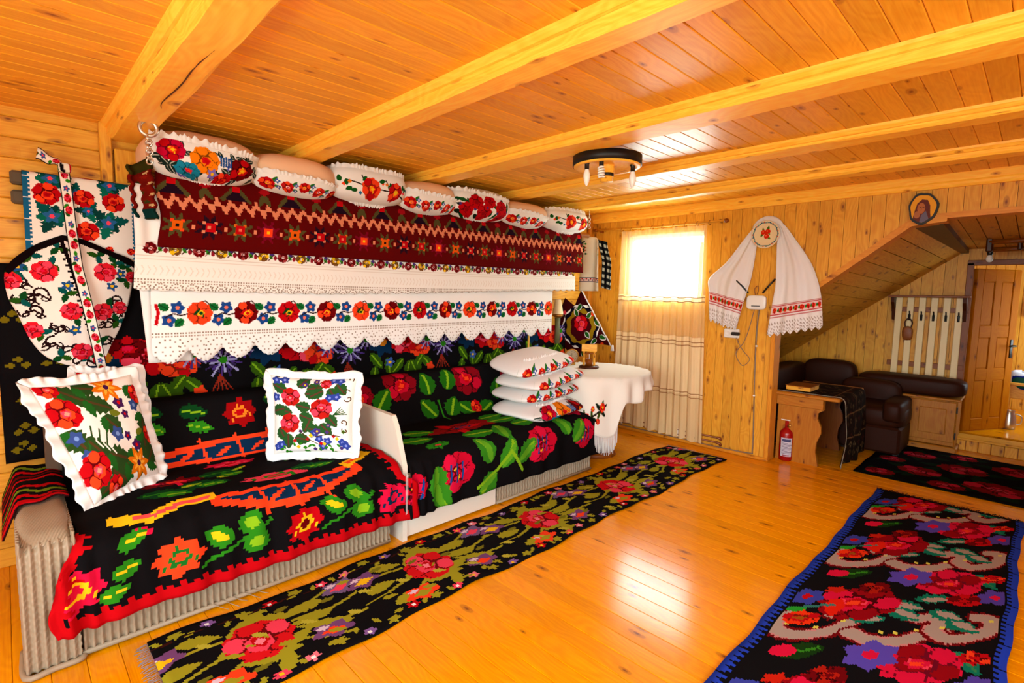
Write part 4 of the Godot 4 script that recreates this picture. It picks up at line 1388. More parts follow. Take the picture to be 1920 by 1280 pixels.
	var cp = rounded([Vector2(-3.45, 1.99), Vector2(-3.15, 1.995), Vector2(-3.118, 1.95), Vector2(-3.115, 1.6)], 0.03)
	var CL = length_of(cp)
	r = part("red_carpet", drape(cp, -0.575, -3.98, 150, 40, func(u, s, z): return 0.006 * sin(z * 12) * smooth(0.35, 0.6, s) + 0.004 * nz(z, s), 0.008, func(s): return Vector2(0.01 * sin(s * 20), -0.025 * smooth(0.3, 0.7, s) + 0.02)), cloth(k, true, 0.95))
	tag(r, "dark red woven carpet with star motifs and a peach zigzag line, over the pole", "carpet")
	# folded end piece at the left with green and red pile
	k = Ink.new(0.2, 0.4, 150, Color(0.42, 0.06, 0.03))
	for i in 16:
		k.blob(0.1 + 0.06 * sin(i * 2.3), 0.02 + i * 0.024, 0.03, 0.012, [Color(0.75, 0.6, 0.4), Color(0.5, 0.08, 0.04), Color(0.2, 0.2, 0.06)][i % 3], 5, 0.4)
	k.rect(0, 0.0, 0.2, 0.07, Color(0.2, 0.18, 0.05))
	k.rect(0, 0.33, 0.2, 0.07, Color(0.04, 0.17, 0.16))
	r = part("folded_rug_end", sheet(16, 30, func(u, v):
		var a = v * 0.4
		return Vector3(-3.11 - 0.03 * sin(u * 6) - 0.12 * max(0.0, 0.1 - v) , 2.03 - a * 0.74 - 0.05 * (1.0 - u) * (1 - v), -0.485 - 0.085 * u + 0.02 * (1 - v) + 0.006 * sin(v * 31)), 0.012), cloth(k, true, 0.95))
	tag(r, "folded rug end in red, cream and dark green at the left end of the pole", "rug")
	r = part("white_side_cloth", sheet(12, 14, func(u, v): return Vector3(-3.135 + 0.008 * sin(u * 8), 1.9 - 0.3 * v, -0.475 - 0.11 * u), 0.003), M.white_cloth)
	tag(r, "small plain white cloth hanging below the folded rug end", "cloth")

	# clothes at the far end of the pole
	k = Ink.new(0.24, 0.54, 300, Color(0.93, 0.87, 0.76))
	for i in 14:
		k.blob(0.04 + 0.035 * sin(i * 1.7), 0.06 + 0.009 * i, 0.014, 0.01, [DEEPGREEN, GREEN, Color(0.75, 0.3, 0.2)][i % 3], 4, 0.4)
	k.curl(0.05, 0.1, 0.055, 0.012, Color(0.1, 0.22, 0.08))
	k.rect(0, 0.405, 0.24, 0.04, Color(0.9, 0.75, 0.7))
	for i in 14:
		k.rect(i * 0.018, 0.41 + 0.012 * (i % 2), 0.01, 0.014, RED if i % 2 == 0 else NAVY)
	k.rect(0, 0.402, 0.24, 0.005, NAVY)
	k.rect(0, 0.443, 0.24, 0.005, NAVY)
	r = part("embroidered_shirt", sheet(18, 24, func(u, v):
		var sh = 0.02 * (1.0 - v) * abs(u - 0.5) * 3.0
		return Vector3(-3.305 + 0.235 * u * (0.9 + 0.12 * v), 1.965 - 0.535 * v - sh * smooth(0.5, 1.0, u) * 1.5, -4.2 + 0.03 * sin(u * 7 + v)), 0.008), cloth(k))
	tag(r, "white shirt with green embroidery and a red hem band hanging past the pole's end", "shirt")
	k = Ink.new(0.16, 0.45, 200, Color(0.75, 0.78, 0.72))
	for i in 8:
		k.rect(0, i * 0.058, 0.16, 0.028, Color(0.12, 0.13, 0.14))
	for i in 3:
		k.rect(0.01 + i * 0.06, 0, 0.025, 0.45, Color(0.05, 0.05, 0.06))
	r = part("checked_shirt", sheet(10, 24, func(u, v): return Vector3(-3.14 + 0.1 * u + 0.055 * smooth(0.0, 0.5, v), 1.94 - 0.47 * v - 0.03 * u, -4.25 + 0.02 * sin(u * 6)), 0.008), cloth(k))
	tag(r, "black and white checked garment hanging behind the white embroidered shirt", "shirt")

func lace_holes(k, w, y0, y1, pitch):
	var c = Color(0.52, 0.44, 0.38)
	var n = int(w / 0.0135)
	for i in n:
		var x = i * 0.0135
		k.rect(x, y0, 0.006, 0.006, c)
		k.rect(x, y0 + 0.014, 0.006, 0.006, Color(0.62, 0.54, 0.48))
	var m = int(w / pitch)
	for i in m:
		var x = (i + 0.5) * pitch
		for a in 14:
			var d = Vector2(cos(a * TAU / 14) * pitch * 0.42, sin(a * TAU / 14) * (y1 - y0) * 0.38)
			k.rect(x + d.x, (y0 + y1) / 2 + 0.012 + d.y, 0.006, 0.007, c)
		for a in 6:
			var d = Vector2(pitch * 0.18, 0).rotated(a * TAU / 6)
			k.rect(x + d.x, (y0 + y1) / 2 + 0.012 + d.y, 0.006, 0.006, Color(0.6, 0.52, 0.46))
		for j in 5:
			k.rect(x + pitch * 0.5 + (j % 2) * 0.012 - 0.006, y0 + 0.03 + j * 0.02, 0.007, 0.008, c)

# ------------------------------------------------------------------ pillows and cushions
func sup(c, ax, ay, az, th, ph, e, k = 1.0, ev = -1.0):
	if ev < 0.0: ev = e
	var cp = pow(abs(cos(ph)), ev)
	var sp = pow(abs(sin(ph)), ev) * sign(sin(ph))
	var ct = pow(abs(cos(th)), e) * sign(cos(th))
	var s2 = pow(abs(sin(th)), e) * sign(sin(th))
	return c + Vector3(ax * cp * ct, ay * sp, -az * cp * s2) * k

# a pillow whose embroidered end faces +x: body, embroidered end, lace frills; q0, q1 bound the band in height, -1 to 1
func end_pillow(label, group, c, size, tilt, mat, body, q0, q1, e = 0.75, sag = 0.0, frill = 0.028, slope = 0.0, ev = -1.0):
	if ev < 0.0: ev = e
	var t = thing("pillow", label, "pillow", c - Vector3(0, size.y, 0), group)
	t.rotation = Vector3(tilt.x, tilt.y, tilt.z)
	var o = Vector3(0, size.y, 0)
	var sd = c.z * 3.7 + c.y * 5.0
	var lump = func(p): return p + Vector3(nz(p.y * 1.5, p.z * 1.2, sd) * 0.012, nz(p.z * 1.3, p.x * 1.3, sd) * 0.022 - sag * pow(abs(p.z) / size.z, 2.0), 0)
	part("body", sheet(44, 28, func(u, v): return lump.call(sup(Vector3.ZERO, size.x, size.y, size.z, (u - 0.5) * TAU, (0.5 - v) * PI, e, 1.0, ev)), 0.0), body, t, o)
	var P = func(u, v, k):
		var w = lerp(-0.93, 0.93, u)
		var q = lerp(q1 - slope * w, q0, v)
		return lump.call(sup(Vector3.ZERO, size.x, size.y, size.z, asin(clamp(sign(w) * pow(abs(w), 1.0 / e), -1, 1)), asin(clamp(sign(q) * pow(abs(q), 1.0 / ev), -1, 1)), e, k, ev))
	part("embroidered_end", sheet(40, 18, func(u, v): return P.call(u, v, 1.015), 0.0), mat, t, o)
	if frill > 0:
		for row in [[0.0, 1], [1.0, -1]]:
			part("lace_frill", sheet(180, 4, func(u, v):
				var p = P.call(u, row[0], 1.018)
				var q = P.call(u, row[0] + row[1] * 0.1, 1.018)
				var out = (p - q).normalized()
				var n = (p / Vector3(size.x * size.x, size.y * size.y, size.z * size.z)).normalized()
				return p + (out * 0.9 + n * 0.35) * frill * v * (1.0 + 0.16 * sin(u * 71 + sd)) + n * 0.006 * v * sin(u * 120 + 3 * sin(u * 23)), 0.0), M.lace, t, o)
	return t

func posy_band(seed_, kind, h):
	var f = h / 0.26
	var k = Ink.new(0.6, h, 420, Color(0.93, 0.91, 0.89))
	var big = 1.3
	var g = RandomNumberGenerator.new()
	g.seed = seed_
	if kind == 0:      # big bright flowers
		for i in 26:
			k.leaf(0.02 + 0.56 * g.randf(), (0.02 + 0.22 * g.randf()) * f, 0.045, 0.026, g.randf() * 6.3, Color(0.1, 0.16, 0.13), Color(0.7, 0.7, 0.66))
			if i % 4 == 0: k.star(0.03 + 0.54 * g.randf(), (0.03 + 0.2 * g.randf()) * f, 0.026, 5, Color(0.4, 0.36, 0.7), CREAM)
		var dg = Color(0.1, 0.16, 0.13)
		for q in [[0.2, 0.21], [0.08, 0.17], [0.32, 0.2], [0.45, 0.22], [0.55, 0.13], [0.24, 0.1], [0.14, 0.06], [0.39, 0.18], [0.05, 0.12], [0.5, 0.05]]:
			for a in 3:
				k.leaf(q[0], (q[1]) * f, 0.05, 0.03, a * 2.1 + q[0] * 20, dg, Color(0.75, 0.75, 0.7))
		k.rose(0.1, (0.07) * f, 0.052 * big, [Color(0.75, 0.03, 0.2), RED, ORANGE, YELLOW], 0.2, 0.95)
		k.rose(0.26, (0.11) * f, 0.062 * big, [Color(0.95, 0.5, 0.05), Color(0.95, 0.5, 0.05), Color(0.8, 0.05, 0.1), RED], 0.7)
		k.rose(0.47, (0.13) * f, 0.058 * big, [DARKRED, RED, Color(0.95, 0.45, 0.03), YELLOW], 1.2)
		k.rose(0.16, (0.20) * f, 0.055 * big, [Color(0.1, 0.5, 0.62), Color(0.1, 0.5, 0.62), PINK, ORANGE], 0.4, 0.6)
		k.rose(0.38, (0.24) * f, 0.05 * big, [RED, ORANGE, RED], 0.4, 0.7)
		k.star(0.3, (0.205) * f, 0.035, 5, Color(0.5, 0.42, 0.75), YELLOW)
		for i in 5:
			for j in 6:
				k.blob(0.345 + i * 0.014, (0.055 + j * 0.014 + 0.007 * (i % 2)) * f, 0.006, 0.006, Color(0.1, 0.28, 0.55))
	elif kind == 1:    # small round flowers in a row
		for i in 5:
			var x = 0.06 + i * 0.125
			var y = 0.13 + 0.025 * (i % 2)
			k.leaf(x + 0.03, (y - 0.01) * f, 0.06, 0.025, -0.9, Color(0.15, 0.42, 0.1))
			k.leaf(x + 0.03, (y + 0.03) * f, 0.05, 0.02, 0.1, Color(0.2, 0.45, 0.1))
			k.star(x + 0.062, (y - 0.035) * f, 0.022, 4, Color(0.25, 0.35, 0.62), CREAM)
			k.star(x + 0.06, (y + 0.045) * f, 0.018, 4, Color(0.3, 0.35, 0.6), CREAM)
			k.rose(x, (y) * f, min(0.05, h * 0.3), [[RED, ORANGE, YELLOW, ROSE], [Color(0.75, 0.1, 0.1), ORANGE, CREAM, PINK]][i % 2], i, 1.0)
	elif kind == 2:    # branching red and orange blossoms
		for q in [[0.08, 0.1, 0.22, 0.14], [0.22, 0.14, 0.4, 0.15], [0.4, 0.15, 0.56, 0.19], [0.22, 0.14, 0.18, 0.05], [0.4, 0.15, 0.36, 0.06]]:
			k.line([Vector2(q[0], q[1] * f), Vector2(q[2], q[3] * f)], 0.008, Color(0.12, 0.08, 0.06))
		for i in 16:
			var x = 0.05 + 0.033 * i
			var y = 0.05 + 0.13 * g.randf()
			k.leaf(x, (y) * f, 0.045, 0.026, g.randf() * 6.3, Color(0.08, 0.32, 0.1))
			k.blob(x + 0.02, (y + 0.02) * f, 0.013, 0.013, [ORANGE, Color(0.9, 0.45, 0.1), ROSE, Color(0.15, 0.42, 0.6)][i % 4], 4, 0.3)
		k.rose(0.25, (0.15) * f, 0.055 * big, [ORANGE, RED, Color(0.95, 0.45, 0.05), YELLOW], 0.3, 1.1)
		k.rose(0.45, (0.15) * f, 0.05 * big, [RED, ORANGE, YELLOW], 1.0, 1.1)
	else:              # crimson roses set close with dark leaves
		for i in 34:
			k.leaf(0.03 + 0.54 * g.randf(), (0.03 + 0.2 * g.randf()) * f, 0.06, 0.03, g.randf() * 6.3, [DEEPGREEN, Color(0.06, 0.13, 0.08), Color(0.12, 0.3, 0.12)][i % 3])
		for q in [[0.2, 0.09, 0.05], [0.32, 0.06, 0.045], [0.44, 0.1, 0.05], [0.12, 0.18, 0.045], [0.28, 0.19, 0.055], [0.48, 0.2, 0.05]]:
			k.rose(q[0], (q[1]) * f, q[2] * big, [Color(0.72, 0.02, 0.06), RED, Color(0.55, 0.02, 0.05)], q[0] * 9)
		for i in 5:
			k.blob(0.08 + 0.11 * i, (0.13 + 0.04 * (i % 2)) * f, 0.012, 0.012, VIOLET, 4, 0.3)
	return cloth(k, false, 0.85)

func top_pillows():
	var a = posy_band(1, 0, 0.2)
	var b = posy_band(2, 1, 0.15)
	var c = posy_band(3, 2, 0.21)
	var d = posy_band(4, 3, 0.2)
	var grp = "pillows stored on top of the hanging pole"
	# label, z, half width, y, half height, half depth, pattern, body, roll
	var W = M.white_cloth
	for q in [
		["peach pillow with big red, orange and blue flowers on its end, beside the ring", -0.80, 0.275, 2.064, 0.13, 0.25, a, M.satin, 0.04, -0.93, 0.28, 0.22],
		["peach satin pillow with a row of small flowers, second from the ring", -1.27, 0.265, 2.056, 0.123, 0.24, b, M.satin, 0.03, -0.93, -0.2, 0.12],
		["white frilled pillow with branching red and orange blossoms, third from the ring", -1.73, 0.29, 2.075, 0.13, 0.25, c, W, -0.01, -0.9, 0.5, 0.05],
		["peach pillow with two red round flowers on a white band, between blossom and crimson pillows", -2.2, 0.255, 2.055, 0.12, 0.24, b, M.satin, 0.02, -0.93, 0.0, 0.2],
		["white pillow with crimson roses and dark leaves on its end", -2.66, 0.34, 2.078, 0.128, 0.25, d, W, 0.0, -0.93, 0.38, 0.15],
		["low peach pillow with small flowers, second from the window end", -3.18, 0.28, 2.055, 0.11, 0.24, b, M.satin, 0.0, -0.93, -0.1, 0.2],
		["white frilled pillow with red tulip sprays, nearest the window wall", -3.71, 0.32, 2.066, 0.112, 0.25, c, W, 0.0, -0.9, 0.55, 0.0]]:
		end_pillow(q[0], grp, Vector3(-3.25, q[3], q[1]), Vector3(q[5], q[4], q[2]), Vector3(q[8], 0, 0.0), q[6], q[7], q[9], q[10], 0.72, 0.0, 0.026, q[11])

# a frilled cushion between four corners (top left, top right, bottom right, bottom left, seen from its face)
func square_cushion(label, c4, t, mat, frill):
	var at = (c4[2] + c4[3]) * 0.5
	var th = thing("cushion", label, "cushion", at)
	var n = ((c4[3] + c4[2]) - (c4[0] + c4[1])).cross((c4[1] + c4[2]) - (c4[0] + c4[3])).normalized()
	var bil = func(a, b):
		var u = a * 0.5 + 0.5
		var v = 0.5 - b * 0.5
		return c4[0].lerp(c4[1], u).lerp(c4[3].lerp(c4[2], u), v) - at
	var T = func(a, b): return t * pow(max(0.0, (1 - a * a) * (1 - b * b)), 0.42)
	var at2 = func(a, b, k):
		var aa = a * (1.0 - 0.07 * (1 - b * b))
		var bb = b * (1.0 - 0.07 * (1 - a * a))
		return bil.call(aa, bb) + n * k * T.call(a, b) + n * 0.02 * nz(a * 0.5 + at.z, b * 0.5) * T.call(a, b) / t
	var x = (bil.call(1, 0) - bil.call(-1, 0)).normalized()
	var y = (bil.call(0, 1) - bil.call(0, -1)).normalized()
	part("front", sheet(36, 36, func(u, v): return at2.call(2 * u - 1, 1 - 2 * v, 1.0), 0.0), mat, th)
	part("back", sheet(24, 24, func(u, v): return at2.call(1 - 2 * u, 1 - 2 * v, -1.0), 0.0), M.white_cloth, th)
	var rim = func(u):
		var s = u * 4.0
		var i = int(s) % 4
		var f = s - int(s)
		var cs = [Vector2(-1, 1), Vector2(1, 1), Vector2(1, -1), Vector2(-1, -1)]
		return cs[i].lerp(cs[(i + 1) % 4], f)
	part("frill", sheet(360, 5, func(u, v):
		var r = rim.call(fmod(u, 0.99999))
		var p = at2.call(r.x * 0.985, r.y * 0.985, 0.0)
		var e = 7.0
		var out = (x * sign(r.x) * pow(abs(r.x), e) + y * sign(r.y) * pow(abs(r.y), e)).normalized()
		return p + out * frill * v * (1.0 + 0.14 * sin(u * 60) + 0.06 * sin(u * 171)) + n * (0.009 * v * sin(u * 210 + 2 * sin(u * 40)) + 0.004), 0.002), M.lace, th)
	return th

func cushions():
	var wh = Color(0.93, 0.89, 0.84)
	# big cross-stitch cushion by the arm
	var k = Ink.new(1, 1, 300, wh)
	var gr = Color(0.16, 0.26, 0.1)
	var bro = Color(0.3, 0.2, 0.1)
	for q in [[0.14, 0.05, 0.7, 0.3], [0.32, 0.2, 0.5, 0.26], [0.42, 0.38, 0.9, 0.22], [0.3, 0.06, 0.2, 0.2], [0.86, 0.12, 1.3, 0.2], [0.94, 0.42, 1.9, 0.24], [0.86, 0.6, 1.8, 0.28], [0.4, 0.86, -0.3, 0.26], [0.62, 0.72, 1.4, 0.24], [0.48, 0.98, -2.5, 0.24], [0.14, 0.52, 1.0, 0.3], [0.78, 0.9, -0.7, 0.25], [0.04, 0.42, 1.2, 0.2], [0.1, 0.98, -0.4, 0.2], [0.3, 0.7, 0.4, 0.24]]:
		k.leaf(q[0], q[1], q[3] * 1.1, 0.15, q[2], gr, bro, 0.45)
		k.leaf(q[0], q[1], q[3] * 0.7, 0.07, q[2] + 0.9, Color(0.12, 0.34, 0.1), null, 0.45)
	for i in 6:
		k.line([Vector2(0.24 + i * 0.035, 0.44 + i * 0.02), Vector2(0.2 + i * 0.03, 0.55 + i * 0.02), Vector2(0.24 + i * 0.03, 0.62 + i * 0.02)], 0.016, gr if i % 2 == 0 else wh)
	for q in [[0.08, 0.5, 0.07], [0.5, 0.56, 0.08], [0.1, 0.66, 0.06], [0.84, 0.33, 0.07]]:
		k.star(q[0], q[1], q[2], 5, Color(0.2, 0.28, 0.5), Color(0.45, 0.55, 0.75), q[0] * 9, 0.8)
	for q in [[0.66, 0.28, 0.07], [0.68, 0.4, 0.05], [0.62, 0.6, 0.05], [0.7, 0.7, 0.065]]:
		k.star(q[0], q[1], q[2], 5, Color(0.25, 0.1, 0.3), RED, q[0] * 5, 0.8)
	for q in [[0.62, 0.1, 0.17, 0.3], [0.66, 0.86, 0.16, 0.0]]:
		k.star(q[0], q[1], q[2], 7, Color(0.85, 0.42, 0.04), Color(0.2, 0.07, 0.2), q[3], 0.42)
		k.star(q[0], q[1], q[2] * 0.6, 7, Color(0.95, 0.65, 0.2), Color(0.25, 0.08, 0.25), q[3], 0.3)
	k.leaf(0.5, 0.36, 0.13, 0.07, 0.2, Color(0.4, 0.42, 0.1))
	k.leaf(0.74, 0.6, 0.12, 0.06, -0.3, Color(0.4, 0.42, 0.1))
	for q in [[0.11, 0.28, 0.14], [0.14, 0.78, 0.15], [0.1, 0.05, 0.09], [0.93, 0.22, 0.1], [0.95, 0.62, 0.09], [0.3, 0.97, 0.1], [0.72, 0.0, 0.05]]:
		k.rose(q[0], q[1], q[2], [RED, ORANGE, ROSE, Color(0.95, 0.55, 0.45), RED], q[0] * 7, 1.0)
	square_cushion("large cream cushion with red roses and green leaves leaning by the sofa arm", [Vector3(-2.98, 0.97, -0.05), Vector3(-3.06, 0.98, -0.42), Vector3(-2.89, 0.51, -0.49), Vector3(-2.68, 0.49, -0.22)], 0.085, cloth(k), 0.045)
	# the cushion half hidden behind it
	square_cushion("small frilled cushion showing behind the large rose cushion", [Vector3(-3.16, 1.0, -0.22), Vector3(-3.15, 0.985, -0.46), Vector3(-3.08, 0.52, -0.5), Vector3(-3.08, 0.52, -0.22)], 0.05, cloth(k), 0.035)
	# middle cushion
	k = Ink.new(1, 1, 360, Color(0.95, 0.93, 0.9))
	var dg = Color(0.15, 0.32, 0.14)
	for q in [[0.2, 0.2, 3.6], [0.34, 0.14, 5.4], [0.42, 0.22, 0.0], [0.44, 0.16, 6.1], [0.08, 0.44, 0.2], [0.18, 0.42, 2.9], [0.36, 0.5, 0.4], [0.5, 0.56, 2.0], [0.46, 0.68, 0.2], [0.62, 0.62, 0.8], [0.7, 0.5, 0.9], [0.1, 0.66, 1.1], [0.22, 0.74, 1.6], [0.7, 0.14, 1.0], [0.64, 0.17, 2.6], [0.78, 0.08, 0.9], [0.5, 0.42, 3.4], [0.3, 0.8, 0.2]]:
		k.leaf(q[0], q[1], 0.2, 0.13, q[2], dg, Color(0.35, 0.2, 0.15), 0.25)
	for q in [[0.08, 0.06], [0.18, 0.05], [0.74, 0.03], [0.82, 0.04], [0.06, 0.28], [0.72, 0.27], [0.8, 0.26], [0.08, 0.9], [0.13, 0.88], [0.88, 0.86], [0.92, 0.9], [0.55, 0.74], [0.6, 0.82], [0.7, 0.85], [0.64, 0.92]]:
		k.star(q[0], q[1], 0.06, 5, Color(0.18, 0.25, 0.58), Color(0.5, 0.55, 0.85), q[0] * 11, 0.8)
	for i in 16:
		var x = 0.3 + 0.04 * i
		var y = 0.84 + 0.12 * sin(i * 2.4)
		k.blob(x, y, 0.026, 0.026, [RED, YELLOW, VIOLET, GREEN][i % 4], 4, 0.3)
		k.leaf(0.1 + 0.05 * i, 0.94 - 0.05 * sin(i * 1.7), 0.06, 0.03, i * 1.1, GREEN)
	for q in [[0.5, 0.8, 0.7, 0.76], [0.7, 0.76, 0.86, 0.78], [0.36, 0.7, 0.46, 0.82], [0.46, 0.82, 0.6, 0.9], [0.4, 0.06, 0.56, 0.14], [0.56, 0.14, 0.6, 0.05]]:
		k.line([Vector2(q[0], q[1]), Vector2(q[2], q[3])], 0.01, bro)
	for q in [[0.1, 0.0, 0.04, 0.0], [0.93, 0.02, 0.04, 2.0], [0.9, 0.2, 0.05, 1.0], [0.94, 0.28, 0.05, 4.0], [0.9, 0.6, 0.045, 2.0], [0.92, 0.7, 0.04, 5.0]]:
		k.curl(q[0], q[1], q[2], 0.012, bro, q[3])
	for i in 5:
		k.line([Vector2(0.78, 0.5), Vector2(0.86 + 0.02 * i, 0.4 + 0.022 * i)], 0.01, dg)
	for q in [[0.42, 0.1, 0.04], [0.55, 0.05, 0.04], [0.58, 0.72, 0.05], [0.72, 0.64, 0.03]]:
		k.star(q[0], q[1], q[2], 5, VIOLET, YELLOW, q[0], 0.8)
	for q in [[0.25, 0.27, 0.125], [0.63, 0.42, 0.14], [0.24, 0.61, 0.13], [0.66, 0.08, 0.065]]:
		k.rose(q[0], q[1], q[2], [Color(0.7, 0.1, 0.08), ROSE, RED, Color(0.95, 0.5, 0.5), Color(0.75, 0.1, 0.15)], q[0] * 8, 1.0)
	square_cushion("white cushion with three red roses and blue flowers, upright in the middle of the sofas", [Vector3(-2.95, 0.93, -1.03), Vector3(-2.66, 0.91, -1.40), Vector3(-2.58, 0.505, -1.33), Vector3(-2.85, 0.505, -1.0)], 0.08, cloth(k), 0.042)
	# the stack of four white pillows
	var b = posy_band(7, 1, 0.12)
	var a = posy_band(8, 0, 0.15)
	var labs = ["lowest white pillow of the stack, with many bright flowers", "second white pillow from the bottom of the stack on the far sofa", "third white pillow from the bottom of the stack on the far sofa", "topmost white pillow of the stack on the far sofa"]
	for i in 4:
		var hh = [0.072, 0.07, 0.072, 0.078][i]
		var y = [0.522, 0.635, 0.75, 0.868][i]
		end_pillow(labs[i], "white pillows stacked on the far sofa", Vector3(-2.745 + [0.02, -0.03, 0.0, -0.06][i], y, -2.97 + [0.0, -0.02, -0.04, -0.01][i]), Vector3([0.28, 0.26, 0.27, 0.25][i], hh, [0.335, 0.31, 0.32, 0.30][i]), Vector3([0.04, 0.06, 0.1, 0.17][i], [0.08, -0.1, 0.05, -0.14][i], [-0.05, 0.03, -0.02, -0.1][i]), a if i == 0 else b, M.white_cloth, -0.72, 0.75, 0.5, 0.012, 0.02, 0.0, 1.1)

# ------------------------------------------------------------------ rugs on the floor
func floor_rug(base, label, cat, x0, x1, z0, z1, mat, th, fl):
	var t = thing(base, label, cat, Vector3((x0 + x1) / 2, 0, (z0 + z1) / 2))
	var o = -t.position
	part("pile", sheet(24, 140, func(u, v):
		var z = lerp(z1, z0, v)
		return Vector3(lerp(x0, x1, u) + fl * 0.012 * sin(z * 5.3) + fl * 0.007 * sin(z * 17), th + 0.004 + fl * 0.0035 * nz(z * 0.6, u * 0.5) + fl * 0.003 * sin(z * 9 + u * 3), z), th), mat, t, o)
	return t

func rugs():
	# the long runner: texture x across, y from far to near
	var k = Ink.new(0.55, 4.04, 125, INKY)
	var ol = Color(0.60, 0.57, 0.12)
	var lil = Color(0.45, 0.27, 0.45)
	var H = 4.04
	for i in range(0, 6):
		var y = H - (0.33 + i * 0.825)
		# olive stems and leaves
		for q in [[0.2, -0.1, 2.2, 0.22], [0.3, -0.16, 1.9, 0.26], [0.38, -0.1, 1.4, 0.22], [0.2, 0.16, -2.0, 0.2], [0.34, 0.18, -1.3, 0.24], [0.14, 0.05, -2.6, 0.12], [0.42, 0.06, -0.5, 0.12], [0.16, 0.3, -1.4, 0.2], [0.38, 0.34, -1.9, 0.2], [0.26, 0.3, -1.5, 0.18], [0.12, -0.26, 1.3, 0.16], [0.44, -0.3, 1.7, 0.16], [0.28, -0.36, 1.6, 0.16]]:
			k.leaf(q[0], y - q[1], q[3], 0.06, -q[2], ol, null, 0.3)
		for q in [[0.18, 0.1, 0.1, 0.34], [0.24, 0.14, 0.22, 0.44], [0.3, 0.14, 0.36, 0.42], [0.36, 0.1, 0.46, 0.3], [0.2, -0.12, 0.14, -0.36], [0.3, -0.14, 0.34, -0.4], [0.36, -0.08, 0.44, -0.26]]:
			k.line([Vector2(q[0], y - q[1]), Vector2((q[0] + q[2]) / 2 + 0.02, y - (q[1] + q[3]) / 2), Vector2(q[2], y - q[3])], 0.016, ol)
		k.rose(0.27, y, 0.135, [Color(0.8, 0.08, 0.1), ROSE, RED, Color(0.95, 0.5, 0.55), ol], 0.5 + i, 1.0)
		for q in [[0.17, -0.32, lil, YELLOW], [0.4, 0.24, lil, ORANGE], [0.44, -0.16, ORANGE, ol], [0.12, 0.40, Color(0.45, 0.35, 0.5), ROSE]]:
			k.blob(q[0], y - q[1], 0.062, 0.095, q[2], 5, 0.35)
			k.blob(q[0] + 0.01, y - q[1], 0.026, 0.05, q[3], 4, 0.4)
			k.blob(q[0] - 0.025, y - q[1] + 0.03, 0.014, 0.03, Color(0.85, 0.75, 0.8), 4, 0.4)
		for n in 14:
			var lx = 0.1 + 0.36 * fposmod(n * 0.618 + i * 0.31, 1.0)
			k.leaf(lx, y - 0.4 + n * 0.06, 0.07, 0.026, -1.3 + 0.5 * sin(n * 2.1), [ol, Color(0.7, 0.66, 0.2), Color(0.45, 0.43, 0.1)][n % 3], null, 0.3)
	for i in 34:
		var y = 0.06 + i * 0.118
		for s in [0.045, 0.505]:
			var c = [ROSE, ol, RED, ol, Color(0.5, 0.35, 0.6), ol, Color(0.9, 0.45, 0.5)][(i + int(s * 8)) % 7]
			k.blob(s + 0.012 * sin(i * 1.9), y, 0.026, 0.034, c, 5, 0.4)
			if c != ol: k.rect(s + 0.012 * sin(i * 1.9) - 0.006, y - 0.006, 0.013, 0.013, CREAM if i % 2 == 0 else YELLOW)
			k.leaf(s + (0.02 if s < 0.2 else -0.02), y + 0.05, 0.05, 0.022, 0.8 + i, ol)
		k.line([Vector2(0.06 + 0.012 * sin(i), y + 0.02), Vector2(0.07, y + 0.09)], 0.01, Color(0.2, 0.07, 0.05))
	var t = floor_rug("runner_rug", "long black runner with red roses and olive leaves along the sofas", "rug", -2.352, -1.805, -0.33, -4.35, cloth(k, true, 0.95), 0.006, 1.0)
	var st = begin(false)
	var g = RandomNumberGenerator.new()
	g.seed = 3
	for e in [[-0.33, 1], [-4.35, -1]]:
		for i in 60:
			var x = -2.35 + i * 0.0091
			add_tube(st, [Vector3(x, 0.008, e[0]), Vector3(x + g.randf_range(-0.006, 0.006), 0.006, e[0] + e[1] * 0.02), Vector3(x + g.randf_range(-0.012, 0.012), 0.003, e[0] + e[1] * g.randf_range(0.03, 0.05))], 0.0016, 4)
	part("fringe", done(st), plain(Color(0.5, 0.46, 0.44), 0.9), t, -t.position).set_meta("kind", "stuff")

	# blue-edged rug with scrolls
	k = Ink.new(0.77, 3.3, 130, INKY)
	var teal = Color(0.06, 0.45, 0.34)
	var grey = Color(0.66, 0.58, 0.52)
	for i in 6:
		var y = 0.21 + i * 0.576
		# scroll row
		var yr = y + 0.21
		for sw in [[[0.07, -0.09], [0.055, -0.03], [0.09, 0.02], [0.16, 0.03], [0.235, -0.01], [0.275, -0.08], [0.25, -0.13], [0.21, -0.12]], [[0.29, -0.01], [0.36, 0.03], [0.45, 0.025], [0.52, -0.02], [0.56, -0.06]], [[0.48, -0.12], [0.52, -0.14], [0.55, -0.1], [0.54, -0.05], [0.59, -0.005], [0.655, -0.03], [0.7, -0.09], [0.695, -0.15], [0.655, -0.16]]]:
			var pts = []
			for q in sw: pts.append(Vector2(q[0], yr + q[1]))
			var cv = []
			for n in pts.size() - 1:
				for j in 4:
					cv.append(pts[n].cubic_interpolate(pts[n + 1], pts[max(n - 1, 0)], pts[min(n + 2, pts.size() - 1)], j / 4.0))
			cv.append(pts[-1])
			k.line(cv, 0.078, Color(0.42, 0.03, 0.05))
			for q in [pts[0], pts[-1]]: k.blob(q.x, q.y, 0.038, 0.038, Color(0.42, 0.03, 0.05))
			k.line(cv, 0.056, Color(0.8, 0.5, 0.48))
			k.line(cv, 0.046, grey)
			for q in [pts[0], pts[-1]]: k.blob(q.x, q.y, 0.027, 0.027, grey)
			for n in 4:
				var q = cv[int(lerp(cv.size() * 0.3, cv.size() * 0.75, n / 3.0))]
				k.rect(q.x - 0.006, q.y - 0.058, 0.014, 0.014, Color(0.85, 0.8, 0.3))
